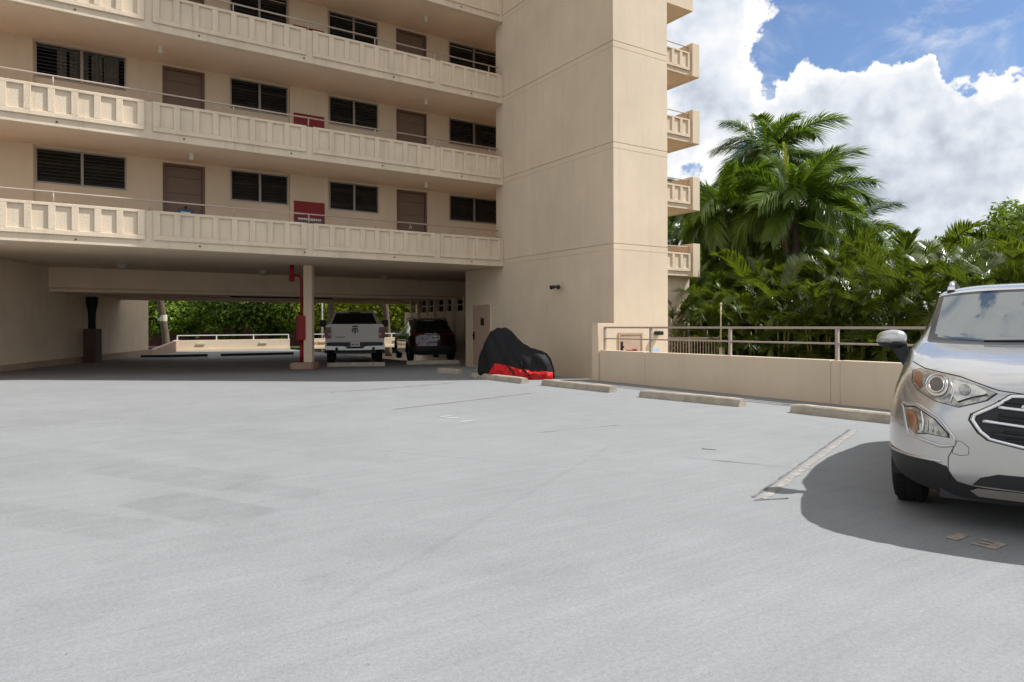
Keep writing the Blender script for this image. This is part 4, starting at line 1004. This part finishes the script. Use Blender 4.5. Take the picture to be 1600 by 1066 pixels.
def sv_mat(i, j):
    if i in (6, 7) and j <= 2: return 1
    if 7 <= i <= 12 and j == 3: return 1
    if i in (12, 13) and j <= 2: return 1
    if i <= 1: return 2
    return 0
so_, SB = shell(SR, sv_mat, sv, [('body', MAROON), ('window_glass', CGLASS2), ('lower_cladding', BLACKP)], level=2)
patch(SB, [(.885, .99), (.86, 1.07), (.60, 1.085), (.42, 1.075), (.44, 1.03), (.62, .995)], sv, 'tail_lamp', TAIL, .012, cuts=2)
surf_line(SB, [(0, 1.05), (.42, 1.05)], sv, 'chrome_strip', CHROME, .012, .006)
patch(SB, [(.165, .83), (.165, .985), (-.165, .985), (-.165, .83)], sv, 'licence_plate', PLATE, .014, cuts=1, mirror=False)
m = MB()
for y in (.12, .08, .04, -.04, -.08, -.12): m.box(-.02, -.012, y - .014, y + .014, .875, .94)
m.build('plate_characters', DARK, sv)
patch(SB, disc(0, 1.075, .045), sv, 'round_emblem', CHROME, .012, cuts=1, mirror=False)
surf_line(SB, [(0, .72), (.75, .72)], sv, 'hatch_gap', DARK, .006, .001)
patch(SB, [(.86, .50), (.86, .56), (.62, .56), (.62, .50)], sv, 'rear_reflector', TAIL, .006, cuts=1)
for s in (1, -1):
    for x in (-.92, -3.68): wheel(sv, x, .80 * s, .355, .22, s, spokes=10)
    m = MB(); m.box(-3.0, -2.86, .0, .20, -.07, .08, Matrix.Translation((0, (.90 if s > 0 else -1.10), 1.12))); m.build('door_mirror', MAROON, sv, bevel=.03)
    m = MB(); m.tube([(-.9, .60 * s, 1.60), (-1.2, .615 * s, 1.67), (-2.4, .63 * s, 1.67), (-2.7, .63 * s, 1.61)], .018, 8); m.build('roof_rail', DARK, sv, smooth=True)
m = MB(); m.box(-4.4, -.2, -.62, .62, .25, .75); m.build('underbody', BLACKP, sv)
m = MB(); m.box(-3.5, -.5, -.8, .8, .6, 1.03); m.build('interior', ROOM, sv)
# a dark car parked on the street far behind the rear parapet
far_car = copy_tree(sv); far_car.location = (22.0, 57.5, -.944); far_car.rotation_euler = (0, 0, R(180)); far_car.name = 'parked_car'
far_car['label'] = 'dark car on the street beyond the rear parapet, under the trees'

# ------------------------------------------------------------------ covered motorcycle
mc = empty('covered_motorcycle', (9.85, 14.72, 0), 0, label='motorcycle under a black and red cover against the tower wall', cat='motorcycle')
ax_ = Vector((.66, -.75, 0)).normalized()
prof_h = [(0, .30), (.03, .62), (.07, .86), (.12, 1.04), (.19, 1.22), (.27, 1.31), (.36, 1.31), (.44, 1.22), (.52, 1.05), (.60, .88), (.68, .79), (.76, .755), (.84, .72), (.90, .66), (.95, .52), (1.0, .26)]
prof_w = [(0, .10), (.05, .26), (.15, .38), (.3, .45), (.5, .40), (.7, .36), (.88, .33), (.96, .24), (1, .10)]
def interp(t, tab):
    for (a, b), (c, d2) in zip(tab, tab[1:]):
        if a <= t <= c:
            k = (t - a) / (c - a); return b + (d2 - b) * k
    return tab[-1][1]
L_ = 2.02; nt, na = 80, 56; JR = 40
def red_top(t):
    w = .07 * noise.noise(Vector((t * 9, 1.3, 0))) + .045 * noise.noise(Vector((t * 23, 4.1, 0)))
    return max(0, (.40 * min(1, max(0, (t - .20) / .10)) ** .5 - max(0, t - .34) * .36 + w * min(1, max(0, (t - .20) / .1))))
def cover_pt(t, j):
    h = interp(t, prof_h) * .99; w = interp(t, prof_w); rt = max(red_top(t), .05)
    ar = math.pi - math.asin(min(.98, (min(rt, h * .9) / h)) ** (1 / .55))
    a = ar * j / JR if j <= JR else ar + (math.pi - ar) * (j - JR) / (na - JR)
    c, s = math.cos(a), math.sin(a)
    z = h * (max(0, s) ** .55)
    y = w * math.copysign(abs(c) ** .62, c) * (1 + .12 * (1 - s))
    x = (t - .5) * L_
    p = Vector((x, y, z))
    nn = noise.noise(Vector((x * 2.6, y * 2.6, z * 1.6))) * .06 + noise.noise(Vector((x * 7 + z * 3, y * 5, z * 2.2))) * .035
    fold = .024 * math.sin(x * 15 + z * 7 + 3 * noise.noise(p * 2)) * (1 - s) ** .6
    out = Vector((0, c, s * .6)).normalized()
    p += out * (nn + fold) * (0.4 + .6 * min(1, z * 2)); p.x += .03 * noise.noise(p * 3.1)
    if j > JR:
        k = (j - JR) / (na - JR); p += out * (.012 + .05 * math.sin(math.pi * k) * (.6 + noise.noise(Vector((x * 4, z * 4, 2)))) + .055 * noise.noise(Vector((x * 11, z * 9, 5))))
    p.z = max(0.004, p.z)
    return p
cov = MB(); redm = MB(); grid = [[cover_pt(i / nt, j) for j in range(na + 1)] for i in range(nt + 1)]
yv = Vector((-ax_.y, ax_.x, 0))
def tow(p): return ax_ * p.x + yv * p.y + Vector((0, 0, p.z))
def is_red(i, j): return j >= JR and red_top((i + .5) / nt) > .06
vi = {}
for mbx, want in ((cov, False), (redm, True)):
    vi.clear()
    for i in range(nt):
        for j in range(na):
            if is_red(i, j) == want:
                q = []
                for a, b in ((i, j), (i + 1, j), (i + 1, j + 1), (i, j + 1)):
                    if (a, b) not in vi: vi[a, b] = len(mbx.v); mbx.v.append(tuple(tow(grid[a][b])))
                    q.append(vi[a, b])
                mbx.f.append(tuple(q))
cov.build('black_cover', CBLACK, mc, smooth=True); redm.build('red_cover', CRED, mc, smooth=True)
for tt in (.42, .62):   # tie straps across the red skirt
    q = [tow(grid[int(tt * nt + k * .02 * nt)][JR - 3 + 2 * k]) + yv * -.02 for k in range(8)]
    MB().tube(q, [.02 + .012 * math.sin(k * 2) for k in range(8)], 8).build('tie_strap', CBLACK, mc, smooth=True)
for s in (-.72, .72):
    m = MB(); M_ = Matrix.Translation(ax_ * s) @ Matrix.Rotation(math.atan2(ax_.y, ax_.x), 4, 'Z')
    m.lathe([(.17, -.05), (.24, -.06), (.27, -.03), (.28, 0), (.27, .03), (.24, .06), (.17, .05), (.17, -.05)], 28, M_ @ Matrix.Translation((0, 0, .28))); m.build('wheel', TYRE, mc, smooth=True)

# ================================================================== VEGETATION
def leaflet(mb, base, d, up, L, w, droop, n=3):
    """a narrow tapering blade folding along its midrib"""
    side = d.cross(up).normalized(); o = len(mb.v)
    for i in range(n + 1):
        t = i / n; p = base + d * (L * t) + Vector((0, 0, -droop * L * t * t)); ww = w * (math.sin(math.pi * min(.98, .18 + .80 * t)) if i < n else .05)
        mb.v += [tuple(p - side * ww * .5), tuple(p + side * ww * .5)]
    for i in range(n): mb.f.append((o + 2 * i, o + 2 * i + 1, o + 2 * i + 3, o + 2 * i + 2))
def frond(L, arch, nl, ll, lw, seed, planes=1, vang=25, droop=.35, base_bare=.15, m=None, name='frond', rr=.022):
    rn = random.Random(seed); mb = MB(); P_ = []; n = 16
    x = z = 0; a = 0
    for i in range(n + 1):
        P_.append(Vector((x, .05 * L * math.sin(i / n * 2 + seed) * (i / n), z))); a = -arch * (i / n) ** 1.4
        x += L / n * math.cos(a); z += L / n * math.sin(a)
    mb.tube(P_, [rr * (1 - .85 * i / n) for i in range(n + 1)], 5)
    def at(t):
        k = min(n - 1, int(t * n)); return P_[k].lerp(P_[k + 1], t * n - k), (P_[k + 1] - P_[k]).normalized()
    for i in range(nl):
        t = base_bare + (1 - base_bare) * (i + rn.random() * .6) / nl; t = min(t, .995)
        p, d = at(t); up = Vector((0, 1, 0)).cross(d) * -1; up = up if up.z > 0 else -up
        prof = (.55 + .9 * math.sin(math.pi * min(1, (t - base_bare) / (1 - base_bare) * .85 + .1))) * .72
        for s in (-1, 1):
            for q in range(planes):
                v = R(vang * (1 if planes == 1 else (q - .4) * 1.6) + rn.uniform(-9, 9))
                fwd = .45 + .75 * t
                dl = (d * fwd + Vector((0, s, 0)) * math.cos(v) + up * math.sin(v)).normalized()
                leaflet(mb, p, dl, up, ll * prof * rn.uniform(.85, 1.1), lw * rn.uniform(.8, 1.15), droop * rn.uniform(.5, 1.5))
    return mb.mesh(name, m or LF_PALM)
PF = [frond(4.1, 1.2, 66, .98, .062, 11, 2, 34, .45), frond(3.9, 1.5, 64, .96, .062, 12, 2, 30, .6), frond(4.3, .9, 68, 1.0, .064, 13, 2, 38, .4), frond(3.7, 1.9, 60, .92, .062, 14, 2, 26, .7)]
PFD = frond(3.2, 1.9, 46, .7, .04, 15, 2, 10, .9, m=LF_DEAD)
SPEAR = frond(2.6, .25, 46, .42, .035, 16, 1, 70, .1, m=LF_SPEAR)
AF = [frond(2.2, 1.7, 42, .58, .046, 21, 1, 40, .35, .22, LF_ARECA, rr=.014), frond(2.0, 2.1, 40, .56, .046, 22, 1, 44, .5, .25, LF_ARECA, rr=.014), frond(2.5, 1.35, 46, .60, .048, 23, 1, 36, .3, .2, LF_ARECA, rr=.014), frond(1.7, 2.4, 36, .50, .045, 24, 1, 46, .5, .2, LF_ARECA, rr=.014)]
GZ = -.95
def place_frond(parent, me, loc, az, pitch, roll=0, sc_=1, name='frond'):
    o = link(name, me, parent, loc=loc); o.rotation_mode = 'QUATERNION'
    o.rotation_quaternion = (Matrix.Rotation(az, 4, 'Z') @ Matrix.Rotation(-pitch, 4, 'Y') @ Matrix.Rotation(roll, 4, 'X')).to_quaternion(); o.scale = (sc_,) * 3
    return o
def feather_palm(px, depth, crown_y, seed, label, nf=17, r=.15, s=1.0, lean=(0, 0), spear=True, dead=2, group='feather palms beyond the parapet'):
    a = R(33.5); X = (px - 800) / 1066.67 * depth
    x, y = X * math.cos(a) + depth * math.sin(a), -X * math.sin(a) + depth * math.cos(a)
    H_ = 1.38 + (508 - crown_y) / 1066.67 * depth - GZ
    rn = random.Random(seed)
    t = empty('feather_palm', (x, y, GZ), label=label, cat='palm tree', group=group)
    mb = MB(); n = 40; pts = []; rad = []
    for i in range(n + 1):
        k = i / n; pts.append((lean[0] * k * k, lean[1] * k * k, (H_ - .9) * k)); rad.append(r * (1.25 - .35 * k) * (1 + (.045 if i % 2 else -.02)) + (.06 * math.exp(-k * 18)))
    mb.tube(pts, rad, 14); mb.build('trunk', BARK, t, smooth=True)
    top = Vector(pts[-1])
    mb = MB(); mb.tube([top, top + Vector((0, 0, .3)), top + Vector((0, 0, .75)), top + Vector((0, 0, 1.1))], [r * .92, r * 1.1, r * .8, r * .45], 12); mb.build('crownshaft', SHAFT, t, smooth=True)
    c = top + Vector((0, 0, .85)); ga = 2.399963
    for i in range(nf):
        k = i / (nf - 1); pitch = R(72 - 95 * k ** .9 + rn.uniform(-6, 6)); az = ga * i + rn.uniform(-.25, .25) + seed
        place_frond(t, PF[(i + seed) % 4], c + Vector((math.cos(az), math.sin(az), 0)) * r * .5, az, pitch, rn.uniform(-.4, .4), s * rn.uniform(.85, 1.08))
    for i in range(dead):
        az = ga * (nf + i) + seed; place_frond(t, PFD, c - Vector((0, 0, .15)), az, R(-22 - 12 * i), 0, s * .8, 'dry_frond')
    if spear: place_frond(t, SPEAR, c, 2.6, R(82), 1.2, s * 1.2, 'spear_leaf')
    return t
feather_palm(1130, 33, 335, 3, 'feather palm with slim grey trunk nearest the balconies', 24, .12, .78, dead=0, spear=False)
feather_palm(1243, 31, 318, 5, 'big feather palm with a yellow-green spear leaf in front of the others', 28, .16, .90, lean=(.3, .2), dead=1)
feather_palm(1205, 38, 248, 8, 'tallest feather palm, its crown rising behind the others', 24, .14, .98, spear=False, dead=0)
feather_palm(1072, 40, 372, 12, 'far feather palm half hidden behind the lowest balcony', 20, .12, .72, spear=False, dead=0)
feather_palm(1312, 36, 372, 17, 'feather palm with drooping fronds behind the hedge, right of the big palm', 22, .13, .80, spear=False, dead=1)
feather_palm(1175, 40, 375, 23, 'low feather palm in the shade between the two big palms', 20, .13, .85, spear=False, dead=0)
feather_palm(1268, 42, 385, 29, 'low shaded feather palm behind the big palm', 20, .13, .85, spear=False, dead=0)
feather_palm(1105, 30, 455, 31, 'short feather palm beside the garden post', 16, .11, .55, spear=False, dead=1)
feather_palm(1090, 46, 330, 37, 'feather palm rising behind the balconies at the tower corner', 20, .13, .85, spear=False, dead=0)

def areca(x, y, h, seed, label, nf=17, spread=.5):
    rn = random.Random(seed); t = empty('areca_palm', (x, y, GZ), label=label, cat='palm', group='areca palms in the hedge')
    ns = 5
    for i in range(ns):
        az = 2 * math.pi * i / ns + rn.random(); b = Vector((math.cos(az), math.sin(az), 0)) * rn.uniform(.08, spread * .5); tp = b * 2.1 + Vector((0, 0, h * rn.uniform(.45, .62)))
        MB().tube([b, b.lerp(tp, .5) + Vector((0, 0, .1)), tp], [.045, .038, .028], 7).build('stem', STEM, t, smooth=True)
    for i in range(nf):
        k = (i + .5) / nf; az = 2.399963 * i + seed * 1.7
        z = h * (.12 + .58 * k) ; rad = spread * (.25 + .35 * rn.random())
        place_frond(t, AF[(i * 3 + seed) % 4], (math.cos(az) * rad, math.sin(az) * rad, z), az + rn.uniform(-.3, .3), R(28 + 46 * k + rn.uniform(-10, 10)), rn.uniform(-.5, .5), (h / 4.8) * rn.uniform(.8, 1.1))
rn = random.Random(77)
def pix_world(px, depth):
    a = R(33.5); X = (px - 800) / 1066.67 * depth
    return X * math.cos(a) + depth * math.sin(a), -X * math.sin(a) + depth * math.cos(a)
# three staggered rows of the hedge, running along the garden path away from the parapet
rows_ = [('front', [(1062, 26.5, 4.0), (1112, 25.5, 3.9), (1168, 24.5, 4.0), (1222, 23.5, 4.1), (1280, 22.5, 4.3), (1338, 21.5, 4.5), (1395, 20.5, 4.5), (1452, 19.5, 4.4), (1512, 18.6, 4.4), (1575, 17.8, 4.4), (1640, 17.0, 4.4)]),
         ('middle', [(1085, 29.5, 5.2), (1135, 29, 5.2), (1190, 27.5, 5.3), (1245, 26.5, 5.4), (1308, 25.5, 5.5), (1368, 24.5, 5.5), (1425, 23.5, 5.3), (1484, 22.5, 5.2), (1545, 21.6, 5.1), (1610, 20.8, 5.2)]),
         ('back', [(1060, 34, 6.0), (1110, 33, 6.0), (1165, 32, 6.2), (1225, 31, 6.3), (1290, 30, 6.4), (1345, 29, 6.3), (1405, 28, 6.1), (1465, 27, 5.9), (1530, 26, 6.0), (1595, 25, 6.2)])]
sd = 0
for nm, lst in rows_:
    for i, (px, dp, h) in enumerate(lst):
        x, y = pix_world(px, dp); sd += 1
        areca(x, y, h * rn.uniform(.94, 1.06), sd, f'arching areca palm clump, {ORD[i]} from the building in the {nm} row of the hedge', 27 if nm == 'front' else 24)

# leafy cards for broadleaf crowns
def leaf_cluster(seed, n, rad, leaf, m, name='crown', flat=.8, lobes=16):
    rn = random.Random(seed); mb = MB(); cs = []
    for i in range(lobes):
        while True:
            v = Vector((rn.uniform(-1, 1), rn.uniform(-1, 1), rn.uniform(-1, 1)))
            if v.length < 1: break
        v = v.normalized() * (v.length ** .45) * .78; v.z *= flat; cs.append((v * rad, rad * rn.uniform(.22, .40)))
    for i in range(n):
        c, r = cs[rn.randrange(lobes)]
        d = Vector((rn.gauss(0, 1), rn.gauss(0, 1), rn.gauss(.35, 1))).normalized(); p = c + d * r * rn.uniform(.75, 1.08)
        nrm = (d + Vector((rn.uniform(-.8, .8), rn.uniform(-.8, .8), rn.uniform(-.3, .9)))).normalized(); u = nrm.orthogonal().normalized(); u.rotate(Matrix.Rotation(rn.uniform(0, 6.28), 3, nrm)); w = nrm.cross(u)
        l = leaf * rn.uniform(.7, 1.3); ww = l * .42; o = len(mb.v)
        mb.v += [tuple(p), tuple(p + u * l * .5 + w * ww * .5 - nrm * l * .06), tuple(p + u * l - nrm * l * .15), tuple(p + u * l * .5 - w * ww * .5 - nrm * l * .06)]
        mb.f.append((o, o + 1, o + 2, o + 3))
    return mb.mesh(name, m), cs
CR = [leaf_cluster(1, 6500, 4.2, .42, LF_TREE, lobes=26), leaf_cluster(2, 6500, 4.4, .40, LF_TREE2, lobes=26), leaf_cluster(3, 6000, 3.9, .44, LF_TREE, lobes=24)]
def broad_tree(x, y, zc, ci, s, seed, label, gz=GZ, group=None):
    rn = random.Random(seed); me, cs = CR[ci]
    t = empty('broadleaf_tree', (x, y, gz), rn.uniform(0, 6.28), label=label, cat='tree', group=group)
    H_ = zc - gz
    o = link('crown', me, t, loc=(0, 0, H_)); o.scale = (s, s, s * .95)
    mb = MB(); mb.tube([(0, 0, 0), (.1, .05, H_ * .3), (.0, .15, H_ * .6)], [.32 * s, .25 * s, .2 * s], 10); mb.build('trunk', TBARK, t, smooth=True)
    for i in range(7):
        c, r = cs[i * 3 % len(cs)]; p1 = c * s + Vector((0, 0, H_)); p0 = Vector((.03, .1, H_ * .52))
        mb = MB(); mb.tube([p0, p0.lerp(p1, .5) + Vector((0, 0, .25)), p1], [.14 * s, .09 * s, .03 * s], 7); mb.build('limb', TBARK, t, smooth=True)
x, y = pix_world(1632, 34); broad_tree(x, y, 5.4, 0, .8, 4, 'broadleaf tree with round leaves above the hedge at the right edge')
for i, (px, dp, zc, s) in enumerate([(1060, 56, 3.2, 1.2), (1150, 54, 3.6, 1.2), (1240, 52, 3.6, 1.2), (1330, 50, 4.0, 1.2), (1420, 48, 4.0, 1.2), (1510, 46, 4.0, 1.15)]):
    x, y = pix_world(px, dp); broad_tree(x, y, zc, 2 if i % 2 else 0, s, 60 + i, f'shaded broadleaf tree behind the palm hedge, {ORD[i]} from the building', group='trees behind the palm hedge')
for i, (px, dp, zc, ci, s) in enumerate([(225, 66, 4.2, 0, 1.2), (300, 71, 4.4, 0, 1.25), (365, 65, 4.1, 2, 1.2), (430, 68, 4.2, 0, 1.25), (492, 65, 4.1, 2, 1.15), (552, 62, 4.2, 1, 1.2), (622, 60, 4.0, 1, 1.15), (690, 63, 4.1, 1, 1.15), (160, 70, 4.1, 2, 1.25),
                                        (265, 84, 6, 2, 1.5), (350, 86, 6, 0, 1.5), (450, 85, 6, 2, 1.5), (540, 82, 6, 0, 1.5), (620, 84, 6, 2, 1.5)]):
    x, y = pix_world(px, dp); row = 'near' if i < 9 else 'far'
    broad_tree(x, y, zc, ci, s, 20 + i, f'{"bright" if ci == 1 else "dark"} green street tree behind the bay, {ORD[sorted([q for q in ((225,300,365,430,492,552,622,690,160) if i < 9 else (265,350,450,540,620))]).index(px)]} from left in the {row} row', group='street trees behind the rear parapet')
# bare palm trunks and a lamp post in the gap behind the bay
for px, dp, ln, lb in ((262, 50, (-1.1, .5), 'leaning palm trunk with a pale band left of the rear parapet'), (520, 52, (-.4, 0), 'dark palm trunk rising behind the white pickup cab'), (607, 52, (-.7, 0), 'thin leaning palm trunk right of the white pickup')):
    x, y = pix_world(px, dp); t = empty('palm_trunk', (x, y, GZ), label=lb, cat='palm tree')
    m = MB(); n = 24; m.tube([(ln[0] * (i / n) ** 1.2, ln[1] * (i / n), 9 * i / n) for i in range(n + 1)], [.26 - .07 * i / n + (.012 if i % 2 else 0) for i in range(n + 1)], 12); m.build('trunk', BARK, t, smooth=True)
    for i in range(12): place_frond(t, PF[i % 4], (ln[0], ln[1], 9), 2.4 * i, R(65 - 8 * i), 0, 1)
    if px == 262:
        m = MB(); k = .30; m.lathe([(.255, 0), (.258, .02), (.255, .45)], 16, Matrix.Translation((ln[0] * k ** 1.2, ln[1] * k, 9 * k)), ax='Z'); m.build('pale_band', IVORY, t, smooth=True)
x, y = pix_world(503.5, 48); lp_ = empty('lamp_post', (x, y, GZ), label='slim white lamp post behind the white pickup', cat='lamp post')
MB().tube([(0, 0, 0), (0, 0, 7)], .06, 8).build('post', WHITE, lp_, smooth=True); MB().box(-.5, .1, -.1, .1, 7, 7.12).build('lamp_head', WHITE, lp_)
# low wall and fence along the lawn
x0, y0 = pix_world(150, 78); x1, y1 = pix_world(760, 74)
g_ = empty('boundary_wall', (x0, y0, -.86), math.atan2(y1 - y0, x1 - x0), label='low dark reddish wall under the street trees', cat='wall'); LW = math.hypot(x1 - x0, y1 - y0)
MB().box(0, LW, 0, .3, 0, 2.6).build('wall_panel', mat('dark_red_wall', (.10, .04, .035), .9, var=.3, vscale=1), g_)
MB().box(0, LW, -.05, .35, 2.6, 2.7).build('coping', CONC, g_)

# undergrowth filling the dark foot of the hedge
def undergrowth():
    rn = random.Random(9); mb = MB()
    for i in range(15000):
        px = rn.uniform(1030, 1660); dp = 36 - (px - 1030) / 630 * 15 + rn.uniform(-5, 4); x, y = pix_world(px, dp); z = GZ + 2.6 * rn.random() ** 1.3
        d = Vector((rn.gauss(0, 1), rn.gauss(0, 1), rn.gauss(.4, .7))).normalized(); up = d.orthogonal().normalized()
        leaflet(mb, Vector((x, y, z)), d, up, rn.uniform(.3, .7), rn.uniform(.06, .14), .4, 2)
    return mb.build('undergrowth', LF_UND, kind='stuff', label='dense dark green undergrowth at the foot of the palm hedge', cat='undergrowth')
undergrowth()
# picket railing and thin post in the garden beyond the parapet
x0, y0 = pix_world(1030, 24.2); x1, y1 = pix_world(1124, 24.0); LP_ = math.hypot(x1 - x0, y1 - y0)
pf = empty('picket_railing', (x0, y0, GZ), math.atan2(y1 - y0, x1 - x0), label='beige picket railing in the garden beside the tower', cat='railing')
for z in (1.86, 1.26): MB().box(0, LP_, -.02, .02, z - .035, z + .02).build('rail', RAIL, pf)
MB().box(0, LP_, -.12, .12, 0, 1.22).build('base_wall', STUCCO, pf)
pk_ = MB().box(-.014, .014, -.014, .014, 1.22, 1.825).mesh('picket', RAIL)
n = int(LP_ / .098)
for i in range(n): link('picket', pk_, pf, loc=(.05 + i * .098, 0, 0))
for i in range(3): MB().box(i * LP_ / 2 - .03 + (.03 if i == 0 else 0), i * LP_ / 2 + .03, -.032, .032, 1.22, 1.90).build('railing_post', RAIL, pf)
x, y = pix_world(1126.5, 23.6); t = empty('garden_post', (x, y, GZ), label='thin beige post with a small box at its foot by the picket railing', cat='post')
MB().tube([(0, 0, 0), (0, 0, 3.0)], .022, 8).build('pole', STUCCO, t, smooth=True); MB().lathe([(.022, 2.98), (.04, 3.0), (.04, 3.06), (0, 3.08)], 10, ax='Z').build('finial', IVORY, t, smooth=True)
MB().box(-.03, .13, -.06, .06, 1.1, 1.55).build('junction_box', IVORY, t, bevel=.01)
